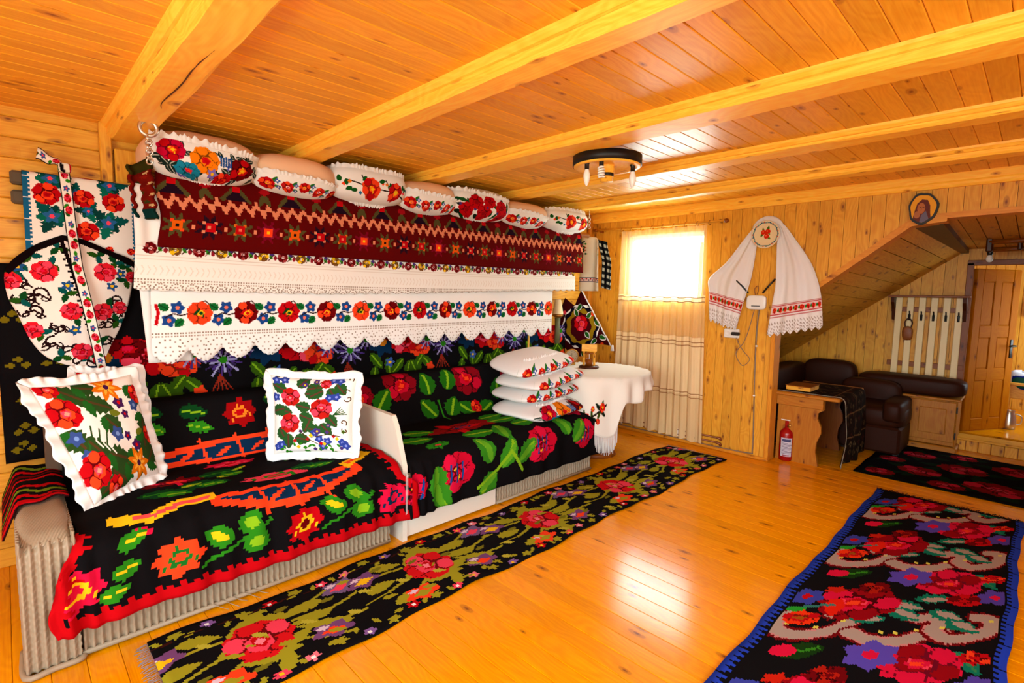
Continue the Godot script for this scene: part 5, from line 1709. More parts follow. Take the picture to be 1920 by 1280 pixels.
		# leaves and flowers
		for q in [[0.36, -0.02, 0.3], [0.38, 0.03, 0.6], [0.44, -0.06, -0.2], [0.5, 0.02, 0.5], [0.26, 0.1, 0.1], [0.56, 0.08, 0.6]]:
			k.leaf(q[0], y + q[1], 0.13, 0.06, q[2], teal, null, 0.4)
			k.leaf(q[0] + 0.02, y + q[1] + 0.004, 0.1, 0.03, q[2], grey, null, 0.4)
		k.leaf(0.62, y - 0.3, 0.14, 0.05, 1.0, teal, Color(0.2, 0.5, 0.3), 0.3)
		k.leaf(0.48, y - 0.32, 0.08, 0.03, 0.5, teal)
		k.rose(0.27, y, 0.14, [Color(0.55, 0.02, 0.06), PINK, RED, ORANGE, ROSE], 0.4 + i, 0.95)
		k.leaf(0.2, y - 0.02, 0.13, 0.06, 1.5, Color(0.85, 0.12, 0.04), null, 0.2)
		k.rose(0.29, y - 0.13, 0.06, [DARKRED, Color(0.65, 0.1, 0.04)], 0.3, 0.8)
		k.blob(0.17, y - 0.09, 0.04, 0.032, Color(0.75, 0.12, 0.04), 5, 0.4)
		k.rose(0.53, y - 0.22, 0.125, [PINK, Color(0.55, 0.02, 0.06), PINK, ORANGE, ROSE], i, 0.9)
		k.rose(0.6, y - 0.08, 0.06, [RED, DARKRED], i, 0.9)
		k.star(0.385, y - 0.25, 0.09, 6, Color(0.34, 0.27, 0.66), PINK, 0.4, 0.75)
		k.star(0.095, y - 0.02, 0.065, 6, Color(0.22, 0.25, 0.6), RED, 0.2, 0.8)
		k.star(0.69, y - 0.12, 0.065, 6, Color(0.32, 0.25, 0.62), PINK, 0.2, 0.8)
		k.rose(0.68, y - 0.27, 0.05, [RED, ORANGE, RED], i, 0.7)
		k.rose(0.12, y + 0.13, 0.062, [Color(0.9, 0.2, 0.05), RED, Color(0.6, 0.3, 0.05)], i, 0.8)
		k.line([Vector2(0.06, y + 0.07), Vector2(0.12, y + 0.05), Vector2(0.2, y + 0.03)], 0.014, Color(0.2, 0.45, 0.4))
		k.leaf(0.05, y + 0.08, 0.07, 0.035, -0.2, Color(0.15, 0.6, 0.15))
		k.leaf(0.12, y - 0.22, 0.14, 0.09, -0.4, Color(0.08, 0.2, 0.04), Color(0.2, 0.5, 0.1))
		k.blob(0.13, y - 0.24, 0.042, 0.035, PINK)
	# the rows run aslant across the rug
	var flat = k.im
	flat.resize(flat.get_width(), int(flat.get_height() * 1.45), Image.INTERPOLATE_NEAREST)
	k = Ink.new(0.77, 3.6, 130, INKY)
	for x in flat.get_width():
		var dy = int(round(0.85 * (x / 130.0 - 0.3) * 130.0)) + 25
		k.im.blit_rect(flat, Rect2i(x, max(dy, 0), 1, flat.get_height()), Vector2i(x, max(-dy, 0)))
	k.rect(0, 0, 0.05, 3.6, INKY)
	k.rect(0.72, 0, 0.05, 3.6, INKY)
	k.rect(0, 0, 0.77, 0.03, INKY)
	for i in 92:
		var y = i * 0.04
		k.rect(0.0, y, 0.03, 0.04, Color(0.14, 0.25, 0.72))
		k.rect(0.028, y, 0.016, 0.018, Color(0.14, 0.25, 0.72))
		k.rect(0.014, y + 0.024, 0.018, 0.01, INKY)
		k.rect(0.748, y, 0.022, 0.04, Color(0.14, 0.25, 0.72))
		k.rect(0.73, y, 0.02, 0.022, Color(0.14, 0.25, 0.72))
	t = floor_rug("floral_rug", "black rug with a blue saw-tooth border, grey scrolls and red roses in the foreground", "rug", -0.752, 0.02, -0.95, -4.53, cloth(k, true, 0.95), 0.007, 0.5)
	st = begin(false)
	for i in 90:
		var x = -0.75 + i * 0.0086
		add_tube(st, [Vector3(x, 0.008, -4.53), Vector3(x + g.randf_range(-0.006, 0.006), 0.007, -4.55), Vector3(x + g.randf_range(-0.012, 0.012), 0.003, -4.53 - g.randf_range(0.03, 0.06))], 0.0018, 4)
	part("fringe", done(st), M.black_wool, t, -t.position).set_meta("kind", "stuff")

	# dark rose rug in the alcove
	k = Ink.new(1.5, 1.26, 90, Color(0.05, 0.03, 0.03))
	for q in [[0.3, 0.3, 0.13], [0.62, 0.55, 0.17], [0.38, 0.85, 0.15], [0.95, 0.3, 0.17], [0.85, 0.95, 0.2], [1.2, 0.7, 0.16], [0.15, 0.62, 0.1], [0.15, 1.1, 0.11], [0.6, 0.12, 0.1], [0.58, 1.12, 0.12]]:
		for n in 4:
			k.leaf(q[0], q[1], q[2] * 1.7, q[2] * 0.6, n * 1.6 + q[0] * 5, Color(0.05, 0.14, 0.07), null, 0.3)
		k.rose(q[0], q[1], q[2], [Color(0.5, 0.03, 0.05), Color(0.75, 0.12, 0.2), DARKRED, Color(0.75, 0.25, 0.3)], q[0] * 7, 0.85)
	k.rect(0.0, 0.0, 0.05, 1.26, INKY)
	k.rect(0.0, 1.2, 1.5, 0.06, INKY)
	floor_rug("rose_rug", "dark rug with red and pink roses on the alcove floor before the step", "rug", -0.97, 0.5, -4.86, -6.1, cloth(k, true, 0.95), 0.006, 0.4)

# ------------------------------------------------------------------ round table in the corner and what stands about it
func table_corner():
	var C = Vector3(-2.70, 0, -3.68)
	var t = thing("round_table", "round wooden table under a cream cloth in the corner by the window", "table", C)
	part("tabletop", lathe([Vector2(0.001, 0.735), Vector2(0.45, 0.735), Vector2(0.455, 0.725), Vector2(0.45, 0.712), Vector2(0.001, 0.71)], 40), M.brown_wood, t)
	part("pedestal", lathe([Vector2(0.001, 0.71), Vector2(0.09, 0.71), Vector2(0.05, 0.66), Vector2(0.04, 0.5), Vector2(0.055, 0.3), Vector2(0.045, 0.12), Vector2(0.18, 0.03), Vector2(0.2, 0.0), Vector2(0.001, 0.0)], 24), M.brown_wood, t)
	# cloth: polar grid, long fringed side towards the sofas
	var hang = func(a):
		var q = fposmod(a + PI, TAU) - PI
		var f = smooth(0.42, 0.62, q) * (1.0 - smooth(2.3, 2.6, q))
		return lerp(0.17 + 0.05 * sin(q * 3.0), 0.46, f) + 0.02 * sin(q * 11)
	var k = Ink.new(TAU, 1.0, 130, Color(0.92, 0.88, 0.82))
	for q in [[3.98, 0.71], [4.12, 0.78], [4.22, 0.80], [4.32, 0.88], [4.42, 0.90]]:
		for n in 4:
			k.leaf(q[0], q[1], 0.1, 0.035, n * 1.6 + q[0] * 3, [Color(0.06, 0.1, 0.05), Color(0.2, 0.25, 0.05)][n % 2])
	k.line([Vector2(3.88, 0.67), Vector2(4.1, 0.76), Vector2(4.3, 0.84), Vector2(4.5, 0.95)], 0.016, Color(0.1, 0.06, 0.04))
	for q in [[3.95, 0.69, 0.05], [4.2, 0.79, 0.075], [4.02, 0.8, 0.03], [4.4, 0.95, 0.035], [4.1, 0.7, 0.03]]:
		k.rose(q[0], q[1], q[2], [Color(0.8, 0.08, 0.05), ORANGE, YELLOW], q[0], 0.75)
	var R = 0.458
	var tc = part("tablecloth", sheet(240, 40, func(u, v):
		var a = u * TAU - PI
		var h = hang.call(a)
		var d = v * (R + h)
		var dir = Vector3(cos(a), 0, sin(a))
		if d < R:
			return dir * d + Vector3(0, 0.742, 0)
		var s = d - R
		var wv = smooth(0.0, 0.12, s)
		return dir * (R + 0.008 + 0.012 * wv + 0.03 * s + 0.022 * wv * sin(a * 14 + 2 * sin(a * 3))) + Vector3(0, 0.742 - s - 0.0 + 0.006 * (1.0 - smooth(0, 0.02, s)), 0), 0.003, func(u, v):
		return Vector2(u, v * (R + hang.call(u * TAU - PI)) / 1.0)), cloth(k), self, C)
	tag(tc, "cream tablecloth with red flowers and a fringe on the round corner table", "tablecloth")
	var st = begin(false)
	for i in 110:
		var a = lerp(0.55, 2.3, i / 109.0)
		var s = hang.call(a)
		var dir = Vector3(cos(a), 0, sin(a))
		var r = R + 0.02 + 0.03 * s + 0.022 * sin(a * 14 + 2 * sin(a * 3))
		var y = 0.742 - s
		add_tube(st, [dir * r + Vector3(0, y + 0.01, 0), dir * (r + 0.003 * sin(i * 2.3)) + Vector3(0, y - 0.06, 0), dir * (r + 0.006 * sin(i * 1.7)) + Vector3(0.004 * sin(i * 5.1), y - 0.13 - 0.012 * sin(i * 3.3), 0)], 0.0032, 5)
	part("fringe", done(st), M.white_cloth, tc).set_meta("kind", "stuff")

	# wishing-well ornament
	t = thing("well_ornament", "miniature wooden well with a roof and bucket on the round table", "ornament", Vector3(-2.79, 0.745, -3.70))
	part("base", lathe([Vector2(0.001, 0), Vector2(0.085, 0), Vector2(0.09, 0.008), Vector2(0.082, 0.02), Vector2(0.001, 0.022)], 28), M.dark_wood, t)
	for sx in [-1, 1]:
		part("post", box(Vector3(0.016, 0.14, 0.016), 0.002), M.wall[0], t, Vector3(sx * 0.037, 0.09, -sx * 0.026))
	st = begin()
	add_prism(st, [Vector2(-0.03, 0.15), Vector2(0.03, 0.15), Vector2(0.026, 0.165), Vector2(0.024, 0.21), Vector2(-0.024, 0.21), Vector2(-0.026, 0.165)], 2, 1, -0.066, 0.066, 0)
	var rf = part("roof", done(st), M.wall[0], t)
	rf.rotation.y = 0.6
	part("bucket", lathe([Vector2(0.001, 0.022), Vector2(0.03, 0.022), Vector2(0.033, 0.08), Vector2(0.026, 0.08), Vector2(0.024, 0.03), Vector2(0.001, 0.03)], 20), M.brown_wood, t)
	part("axle", tube([Vector3(-0.05, 0.13, 0.035), Vector3(0.05, 0.13, -0.035)], 0.006, 8), M.brown_wood, t)
	part("rope", tube([Vector3(0, 0.13, 0), Vector3(0.002, 0.1, 0), Vector3(0, 0.07, 0)], 0.003, 6), M.white_cloth, t)

	# pale round clock beside it
	t = thing("table_clock", "pale round table clock half hidden behind the pillow stack", "clock", Vector3(-3.02, 0.745, -3.74))
	t.rotation.y = 0.7
	part("case", lathe([Vector2(0.001, -0.012), Vector2(0.06, -0.012), Vector2(0.068, 0), Vector2(0.066, 0.012), Vector2(0.058, 0.016), Vector2(0.056, 0.01), Vector2(0.001, 0.01)], 32, 2), M.brass, t, Vector3(0, 0.08, 0))
	var ink = Ink.new(1, 1, 128, Color(0.75, 0.68, 0.58))
	for i in 12:
		var d = Vector2(0.38, 0).rotated(i * TAU / 12)
		ink.blob(0.5 + d.x, 0.5 + d.y, 0.025, 0.025, Color(0.35, 0.25, 0.18))
	ink.line([Vector2(0.5, 0.5), Vector2(0.5, 0.25)], 0.03, Color(0.2, 0.15, 0.1))
	ink.line([Vector2(0.5, 0.5), Vector2(0.35, 0.42)], 0.03, Color(0.2, 0.15, 0.1))
	part("dial", sheet(16, 16, func(u, v):
		var a = u * TAU
		return Vector3(sin(a) * 0.056 * (1 - v), cos(a) * 0.056 * (1 - v), 0.012), 0.0, func(u, v): return Vector2(0.5 + 0.5 * sin(u * TAU) * (1 - v), 0.5 - 0.5 * cos(u * TAU) * (1 - v))), cloth(ink), t, Vector3(0, 0.08, 0))
	part("foot", box(Vector3(0.07, 0.016, 0.04), 0.004, 0), M.brass, t, Vector3(0, 0.008, 0))

	# pointed bag on the corner
	var out = [[-0.268, 0.079], [-0.206, 0.258], [-0.105, 0.177], [-0.044, 0.343], [0.089, 0.087], [0.273, -0.225], [0.126, -0.205], [0.06, -0.27], [-0.007, -0.345], [-0.101, -0.35], [-0.232, -0.227], [-0.275, -0.088]]
	var ux = Vector3(0.8, 0, -0.6)
	var un = Vector3(0.6, 0, 0.8)
	ink = Ink.new(1, 1, 190, Color(0.22, 0.02, 0.04))
	var gold = Color(0.55, 0.42, 0.05)
	ink.blob(0.42, 0.55, 0.33, 0.33, CREAM)
	ink.blob(0.42, 0.55, 0.32, 0.32, Color(0.05, 0.03, 0.1), 12, 0.1)
	ink.blob(0.42, 0.55, 0.27, 0.27, gold, 9, 0.12)
	ink.blob(0.42, 0.55, 0.19, 0.22, Color(0.25, 0.02, 0.05), 7, 0.12)
	ink.rose(0.42, 0.5, 0.12, [RED, ROSE, PINK, ORANGE], 0.3)
	for q in [[0.52, 0.42, -0.8], [0.5, 0.62, 0.9], [0.36, 0.4, -2.0], [0.6, 0.25, 0.6], [0.42, 0.22, 2.2], [0.75, 0.68, 0.4], [0.7, 0.72, 2.4], [0.66, 0.45, 0.8], [0.45, 0.92, 1.0]]:
		ink.leaf(q[0], q[1], 0.13, 0.08, q[2], CREAM)
		ink.leaf(q[0], q[1], 0.12, 0.06, q[2], Color(0.12, 0.35, 0.1))
	for q in [[0.13, 0.35], [0.5, 0.12], [0.8, 0.8], [0.62, 0.36], [0.5, 0.85]]:
		ink.blob(q[0], q[1], 0.03, 0.03, [ORANGE, ROSE][int(q[0] * 10) % 2])
	t = thing("woven_bag", "dark red pointed woven bag with a tassel hanging in the corner above the table", "bag", Vector3(-3.3, 1.1, -4.28))
	var m = cloth(ink, true, 0.95)
	for side in [1.0, -1.0]:
		part("front" if side > 0 else "back", sheet(72, 10, func(u, v):
			var s = u * out.size()
			var i = int(s) % out.size()
			var f = s - int(s)
			var a = Vector2(out[i][0], out[i][1]).lerp(Vector2(out[(i + 1) % out.size()][0], out[(i + 1) % out.size()][1]), f)
			a = a.lerp(Vector2(-0.04, -0.08), v)
			var th = side * (0.045 * (1.0 - pow(1.0 - v, 2.0)) + 0.006 * nz(a.x, a.y))
			return ux * a.x + Vector3(0, a.y, 0) + un * (th + 0.02), 0.0, func(u, v):
			var s = u * out.size()
			var i = int(s) % out.size()
			var a = Vector2(out[i][0], out[i][1]).lerp(Vector2(out[(i + 1) % out.size()][0], out[(i + 1) % out.size()][1]), s - int(s)).lerp(Vector2(-0.04, -0.08), v)
			return Vector2((a.x + 0.28) / 0.58, (0.35 - a.y) / 0.7)), m, t)
	var cord = []
	for i in 9:
		var a = Vector2(-0.044, 0.345).lerp(Vector2(0.275, -0.225), i / 8.0)
		cord.append(ux * (a.x + 0.004 * sin(i * 3.0)) + Vector3(0, a.y, 0) + un * 0.03)
	part("cord", tube(cord, 0.006, 6), M.white_cloth, t, Vector3.ZERO, "white twisted cord")
	part("tassel", lathe([Vector2(0.001, 0.03), Vector2(0.012, 0.026), Vector2(0.014, 0.01), Vector2(0.02, -0.03), Vector2(0.001, -0.03)], 12), M.white_cloth, t, ux * 0.29 + Vector3(0, -0.245, 0) + un * 0.03, "white tassel")

	# small bracket lamp on the sofa wall, half behind the cloths
	t = thing("bracket_lamp", "small cream lampshade on a green post beside the cloths' far end", "lamp", Vector3(-3.40, 0.9, -3.97))
	part("shade", lathe([Vector2(0.03, 0.44), Vector2(0.055, 0.3), Vector2(0.058, 0.295), Vector2(0.053, 0.295), Vector2(0.028, 0.44)], 20), plain(Color(0.95, 0.85, 0.66), 0.7), t)
	part("collar", lathe([Vector2(0.001, 0.295), Vector2(0.055, 0.295), Vector2(0.055, 0.275), Vector2(0.03, 0.26), Vector2(0.001, 0.26)], 20), M.brass, t)
	part("post", lathe([Vector2(0.001, 0.26), Vector2(0.028, 0.26), Vector2(0.024, 0.15), Vector2(0.028, 0.0), Vector2(0.001, 0.0)], 14), plain(Color(0.4, 0.4, 0.25), 0.5), t)
	# wooden stick leaning by the stack
	t = tag(part("wooden_stick", tube([Vector3(-3.2, 0.47, -3.32), Vector3(-3.24, 0.75, -3.38), Vector3(-3.3, 1.02, -3.45)], 0.009, 8), M.wall[0]), "thin wooden stick standing behind the pillow stack", "stick")

# ------------------------------------------------------------------ window wall: window, curtain, pipes, towel, router
func window_wall():
	var w = Node3D.new()
	w.name = "window_1"
	add_child(w)
	w.set_meta("kind", "structure")
	w.set_meta("label", "small bright window behind the sheer curtain")
	w.position = Vector3(-2.625, 1.667, ZW - 0.09)
	var st = begin()
	for s in [-1, 1]:
		add_box(st, Vector3(s * 0.40, 0, 0), Vector3(0.045, 0.66, 0.05), 0.004)
		add_box(st, Vector3(0, s * 0.313, 0), Vector3(0.8, 0.045, 0.05), 0.004)
	part("frame", done(st), M.white_plastic, w)
	var gl = plain(Color(0.9, 0.95, 1.0, 0.06), 0.0)
	gl.transparency = BaseMaterial3D.TRANSPARENCY_ALPHA
	part("pane", box(Vector3(0.77, 0.6, 0.004), 0.0), gl, w)
	# sheer curtain hung from rings on a rod
	var t = thing("curtain_rod", "wooden curtain rod with rings above the window", "curtain rod", Vector3(-2.69, 2.06, ZW + 0.055))
	part("rod", tube([Vector3(-0.69, 0.014, 0), Vector3(0, 0.0, 0), Vector3(0.69, -0.004, 0)], 0.012, 10), M.wall[0], t)
	for s in [-1, 1]:
		part("finial", lathe([Vector2(0.001, -0.02), Vector2(0.016, -0.016), Vector2(0.02, 0), Vector2(0.016, 0.016), Vector2(0.001, 0.02)], 14, 0), M.brown_wood, t, Vector3(s * 0.7, 0.005 - s * 0.008, 0))
		part("bracket", box(Vector3(0.02, 0.03, 0.05), 0.004), M.brown_wood, t, Vector3(s * 0.64, 0, -0.03))
	for i in 9:
		var x = -0.37 + i * 0.115
		var pts = []
		for n in 14:
			pts.append(Vector3(0.004 * sin(n * 0.9), 0.021 * cos(TAU * n / 14) - 0.012, 0.021 * sin(TAU * n / 14)))
		part("ring", tube(pts, 0.0035, 6, true), M.brass, t, Vector3(x, 0.004, 0))
	t = thing("sheer_curtain", "sheer cream curtain with woven bands and a lace hem over the window", "curtain", Vector3(-2.62, 1.05, ZW + 0.055))
	var see = func(a, c):
		var m = plain(Color(c.r, c.g, c.b, a), 0.9, 0, 0.1)
		m.transparency = BaseMaterial3D.TRANSPARENCY_ALPHA
		m.backlight_enabled = true
		m.backlight = Color(0.6, 0.5, 0.36)
		return m
	var cr = Color(0.98, 0.88, 0.68)
	var veil = see.call(0.36, cr)
	var dense = see.call(0.82, cr)
	var hem = see.call(0.74, Color(0.96, 0.85, 0.64))
	var strip = func(y0, y1, n, lift):
		return sheet(150, n, func(u, v):
			var y = lerp(y0, y1, v)
			var d = (2.02 - y) / 1.95
			var x = lerp(lerp(-0.44, -0.475, d), lerp(0.46, 0.515, d), u) - 0.03 * d * 0.0
			return Vector3(x, y - 1.05 + 0.004 * sin(u * 40) - 0.045 * u * smooth(0.4, 1.0, d) + (0.012 * abs(sin(u * 28)) if y < 0.08 else 0.0), lift + (0.011 + 0.006 * d) * sin(u * 62 + 3 * sin(u * 9) + d * 1.2) + 0.004 * sin(u * 150)), 0.0)
	part("upper_veil", strip.call(2.035, 1.40, 10, 0.0), veil, t)
	part("woven_band", strip.call(1.40, 1.335, 2, 0.0), dense, t)
	part("middle_veil", strip.call(1.335, 1.02, 6, 0.0), veil, t)
	part("woven_band", strip.call(1.02, 0.50, 10, 0.0), dense, t)
	part("lace_hem", strip.call(0.50, 0.075, 10, 0.0), hem, t)
	var line = plain(Color(0.62, 0.43, 0.24), 0.9)
	for y in [1.385, 1.345, 0.98, 0.945, 0.52, 0.485]:
		part("woven_line", strip.call(y, y - 0.008, 1, 0.002), line, t)

	# heating pipes and cable along the floor
	t = thing("heating_pipes", "pair of copper-brown heating pipes along the foot of the window wall", "pipe", Vector3(-2.5, 0.07, ZW + 0.03))
	for y in [0.115, 0.07]:
		part("pipe", tube([Vector3(-0.95, y - 0.07, 0), Vector3(0, y - 0.068, 0), Vector3(0.52, y - 0.066, 0)], 0.0085, 10), M.copper, t)
	part("elbow", tube(curve([Vector3(0.52, 0.05, 0), Vector3(0.545, 0.045, -0.004), Vector3(0.548, 0.03, -0.02)], 4), 0.012, 10), M.copper, t)
	part("elbow", tube(curve([Vector3(0.52, 0.004, 0), Vector3(0.545, -0.002, -0.004), Vector3(0.548, -0.02, -0.02)], 4), 0.012, 10), M.copper, t)
	for x in [-0.5, 0.14]:
		part("clip", box(Vector3(0.018, 0.075, 0.03), 0.004), M.white_plastic, t, Vector3(x, 0.022, -0.008))
	t = tag(part("cable", tube(curve([Vector3(-1.685, 1.29, ZW + 0.012), Vector3(-1.695, 1.1, ZW + 0.01), Vector3(-1.69, 0.7, ZW + 0.01), Vector3(-1.675, 0.3, ZW + 0.01), Vector3(-1.672, 0.07, ZW + 0.012), Vector3(-1.70, 0.04, ZW + 0.015), Vector3(-2.0, 0.034, ZW + 0.026), Vector3(-2.3, 0.036, ZW + 0.026), Vector3(-2.8, 0.036, ZW + 0.026), Vector3(-3.3, 0.036, ZW + 0.026)], 6), 0.005, 6), M.cable), "thin grey cable running down from the router and along the floor", "cable")
	for p in [[-1.69, 0.98], [-1.685, 0.55]]:
		part("clip", box(Vector3(0.018, 0.014, 0.014), 0.003), M.white_plastic, t, Vector3(p[0], p[1], ZW + 0.01))
	t = tag(part("loose_wire", tube(curve([Vector3(-1.72, 1.30, ZW + 0.02), Vector3(-1.76, 1.12, ZW + 0.014), Vector3(-1.80, 1.0, ZW + 0.012), Vector3(-1.86, 0.9, ZW + 0.012), Vector3(-1.80, 0.80, ZW + 0.012), Vector3(-1.74, 0.86, ZW + 0.012), Vector3(-1.80, 0.93, ZW + 0.012), Vector3(-1.86, 1.04, ZW + 0.03)], 6), 0.003, 6), M.cable), "thin dark wire looping on the wall from the router to the socket", "wire")
	# socket with a plug
	t = thing("wall_socket", "white wall socket with a black plug below the embroidered towel", "socket", Vector3(-1.905, 1.075, ZW + 0.001))
	part("plate", box(Vector3(0.135, 0.08, 0.03), 0.008), M.white_plastic, t, Vector3(0, 0, 0.014))
	part("insert", lathe([Vector2(0.001, 0.03), Vector2(0.022, 0.03), Vector2(0.022, 0.034), Vector2(0.018, 0.031), Vector2(0.001, 0.031)], 18, 2), M.white_plastic, t, Vector3(-0.032, 0, 0))
	part("plug", box(Vector3(0.075, 0.03, 0.03), 0.008), M.black, t, Vector3(0.045, 0.0, 0.045))
	# router
	t = thing("router", "small white router with two black antennas on the wall between the towel's ends", "router", Vector3(-1.705, 1.292, ZW + 0.03))
	part("body", pillow_block(0.16, 0.12, 0.035), M.white_plastic, t, Vector3(0, 0.06, 0))
	part("slot", box(Vector3(0.07, 0.007, 0.006), 0.002), M.black, t, Vector3(0, 0.03, 0.0175))
	part("antenna", tube([Vector3(-0.075, 0.14, -0.005), Vector3(-0.13, 0.2, -0.003), Vector3(-0.2, 0.265, 0.0)], 0.0075, 8), M.black, t)
	part("antenna", tube([Vector3(0.045, 0.14, -0.005), Vector3(0.09, 0.2, -0.003), Vector3(0.14, 0.258, 0.0)], 0.0075, 8), M.black, t)
	part("hook", tube(curve([Vector3(-0.01, 0.12, 0), Vector3(-0.02, 0.17, 0.004), Vector3(0.005, 0.2, 0.006), Vector3(0.012, 0.16, 0.004), Vector3(0.0, 0.13, 0)], 4), 0.003, 6), M.copper, t)
	# embroidered towel in two falls, hung round a plate
	var Lp = [[-1.70, 2.055], [-1.76, 1.99], [-1.845, 1.88], [-1.975, 1.70], [-2.12, 1.56], [-2.118, 1.44], [-2.10, 1.20]]
	var Li = [[-1.645, 2.01], [-1.72, 1.95], [-1.735, 1.86], [-1.742, 1.75], [-1.765, 1.55], [-1.81, 1.36], [-1.862, 1.12]]
	var Rp = [[-1.60, 2.02], [-1.565, 1.95], [-1.568, 1.85], [-1.562, 1.7], [-1.558, 1.5], [-1.575, 1.33], [-1.60, 1.09]]
	var Ro = [[-1.65, 2.057], [-1.54, 1.998], [-1.43, 1.855], [-1.315, 1.684], [-1.255, 1.55], [-1.215, 1.40], [-1.19, 1.185]]
	var k = Ink.new(0.42, 1.0, 240, Color(0.94, 0.91, 0.9))
	var y0 = 0.832
	k.rect(0, y0, 0.42, 0.005, Color(0.75, 0.42, 0.4))
	k.rect(0, y0 + 0.011, 0.42, 0.05, Color(0.93, 0.8, 0.77))
	k.rect(0, y0 + 0.011, 0.42, 0.004, RED)
	k.rect(0, y0 + 0.057, 0.42, 0.004, RED)
	k.rect(0, y0 + 0.067, 0.42, 0.004, Color(0.75, 0.35, 0.35))
	for i in 9:
		var x = 0.03 + i * 0.046
		k.rose(x, y0 + 0.036, 0.016, [ORANGE, RED], i, 0.95)
		k.leaf(x + 0.02, y0 + 0.03, 0.02, 0.014, 0.5, Color(0.2, 0.3, 0.5))
		k.leaf(x + 0.02, y0 + 0.042, 0.02, 0.012, -0.6, GREEN)
	for i in 20:
		for j in 4:
			k.line([Vector2(i * 0.021, 0.928 + j * 0.018), Vector2(i * 0.021 + 0.012, 0.938 + j * 0.018)], 0.0045, Color(0.6, 0.52, 0.46))
	var tm = cloth(k)
	t = thing("embroidered_towel", "white towel with red embroidered ends and lace, draped in two falls on the wall", "towel", Vector3(-1.66, 2.0, ZW + 0.01))
	var o = -t.position
	for side in [[Lp, Li, 0.0], [Rp, Ro, 1.0]]:
		part("fall", sheet(60, 60, func(u, v):
			var s = v * 6.0
			var i = min(int(s), 5)
			var f = s - i
			var A = side[0]
			var B = side[1]
			var gp = func(Q, j): return Vector2(Q[clamp(j, 0, 6)][0], Q[clamp(j, 0, 6)][1])
			var a = gp.call(A, i).cubic_interpolate(gp.call(A, i + 1), gp.call(A, i - 1), gp.call(A, i + 2), f)
			var b = gp.call(B, i).cubic_interpolate(gp.call(B, i + 1), gp.call(B, i - 1), gp.call(B, i + 2), f)
			var p = a.lerp(b, u)
			var tooth = 0.03 * (1.0 - abs(fposmod(u * 8.0, 1.0) * 2.0 - 1.0)) * smooth(0.9, 1.0, v)
			p.y -= tooth
			var zz = ZW + 0.02 + 0.012 * sin(u * 11 + v * 2 + side[2]) * smooth(0.05, 0.5, v) + 0.008 * sin(u * 25) * v + 0.02 * v
			return Vector3(p.x, p.y, zz), 0.004), tm, t, o)
	part("arch", sheet(30, 4, func(u, v):
		var a = lerp(2.75, 0.42, u)
		var r = lerp(0.148, 0.08, v)
		return Vector3(-1.652 + cos(a) * r * 0.92, 1.922 + sin(a) * r, ZW + 0.022 + 0.006 * sin(v * 3 + u * 9)), 0.004, func(u, v): return Vector2(u, v * 0.2)), tm, t, o)
	# painted plate above
	t = thing("painted_plate", "small round plate painted with red apples, hung at the top of the towel", "plate", Vector3(-1.655, 1.836, ZW + 0.045))
	part("rim", lathe([Vector2(0.001, -0.004), Vector2(0.07, -0.004), Vector2(0.112, 0.012), Vector2(0.114, 0.016), Vector2(0.11, 0.018), Vector2(0.07, 0.004), Vector2(0.001, 0.003)], 40, 2), plain(Color(0.92, 0.84, 0.7), 0.25), t, Vector3(0, 0.08, 0))
	k = Ink.new(1, 1, 200, Color(0.93, 0.85, 0.7))
	k.blob(0.5, 0.5, 0.47, 0.47, Color(0.35, 0.5, 0.5))
	k.blob(0.5, 0.5, 0.43, 0.43, Color(0.93, 0.84, 0.66))
	for i in 26:
		var d = Vector2(0.45, 0).rotated(i * TAU / 26)
		k.blob(0.5 + d.x, 0.5 + d.y, 0.03, 0.02, [Color(0.2, 0.35, 0.45), Color(0.85, 0.3, 0.15), Color(0.7, 0.75, 0.6)][i % 3], 0, 0, i * TAU / 26)
	for q in [[0.42, 0.42], [0.56, 0.38], [0.54, 0.58]]:
		k.leaf(q[0], q[1], 0.2, 0.1, q[0] * 20, Color(0.3, 0.42, 0.1))
		k.leaf(q[0], q[1], 0.18, 0.08, q[0] * 20 + 2.4, Color(0.4, 0.5, 0.15))
	for q in [[0.42, 0.42], [0.57, 0.4], [0.53, 0.57]]:
		k.blob(q[0], q[1], 0.1, 0.095, Color(0.85, 0.16, 0.05), 3, 0.1)
		k.blob(q[0] - 0.02, q[1] - 0.02, 0.03, 0.025, Color(0.95, 0.45, 0.25))
	part("painting", sheet(40, 6, func(u, v):
		var a = u * TAU
		var r = 0.11 * (1 - v)
		return Vector3(sin(a) * r, cos(a) * r, 0.006 + 0.0135 * smooth(0.07, 0.11, r)), 0.0, func(u, v): return Vector2(0.5 + 0.5 * sin(u * TAU) * (1 - v), 0.5 - 0.5 * cos(u * TAU) * (1 - v))), cloth(k, false, 0.3), t, Vector3(0, 0.08, 0))
	# icon on a bark-edged slice of wood
	t = thing("wood_slice_icon", "bark-edged wood slice with a painted veiled head, on the wall above the opening", "icon", Vector3(-0.632, 1.918, ZW + 0.01))
	var edge = []
	for i in 28:
		var a = TAU * i / 28
		var r = 1.0 + 0.04 * sin(a * 3 + 1) + 0.03 * sin(a * 7)
		edge.append(Vector2(cos(a) * 0.082 * r, 0.107 + sin(a) * 0.107 * r))
	part("bark", prism(edge, 0, 1, 0.0, 0.028, 1), M.iron, t)
	k = Ink.new(1, 1, 160, Color(0.92, 0.62, 0.22))
	k.blob(0.5, 0.5, 0.5, 0.5, Color(0.95, 0.66, 0.2))
	k.poly([Vector2(0.12, 1.0), Vector2(0.2, 0.6), Vector2(0.28, 0.32), Vector2(0.45, 0.18), Vector2(0.66, 0.22), Vector2(0.76, 0.42), Vector2(0.78, 0.7), Vector2(0.85, 1.0)], Color(0.42, 0.22, 0.2))
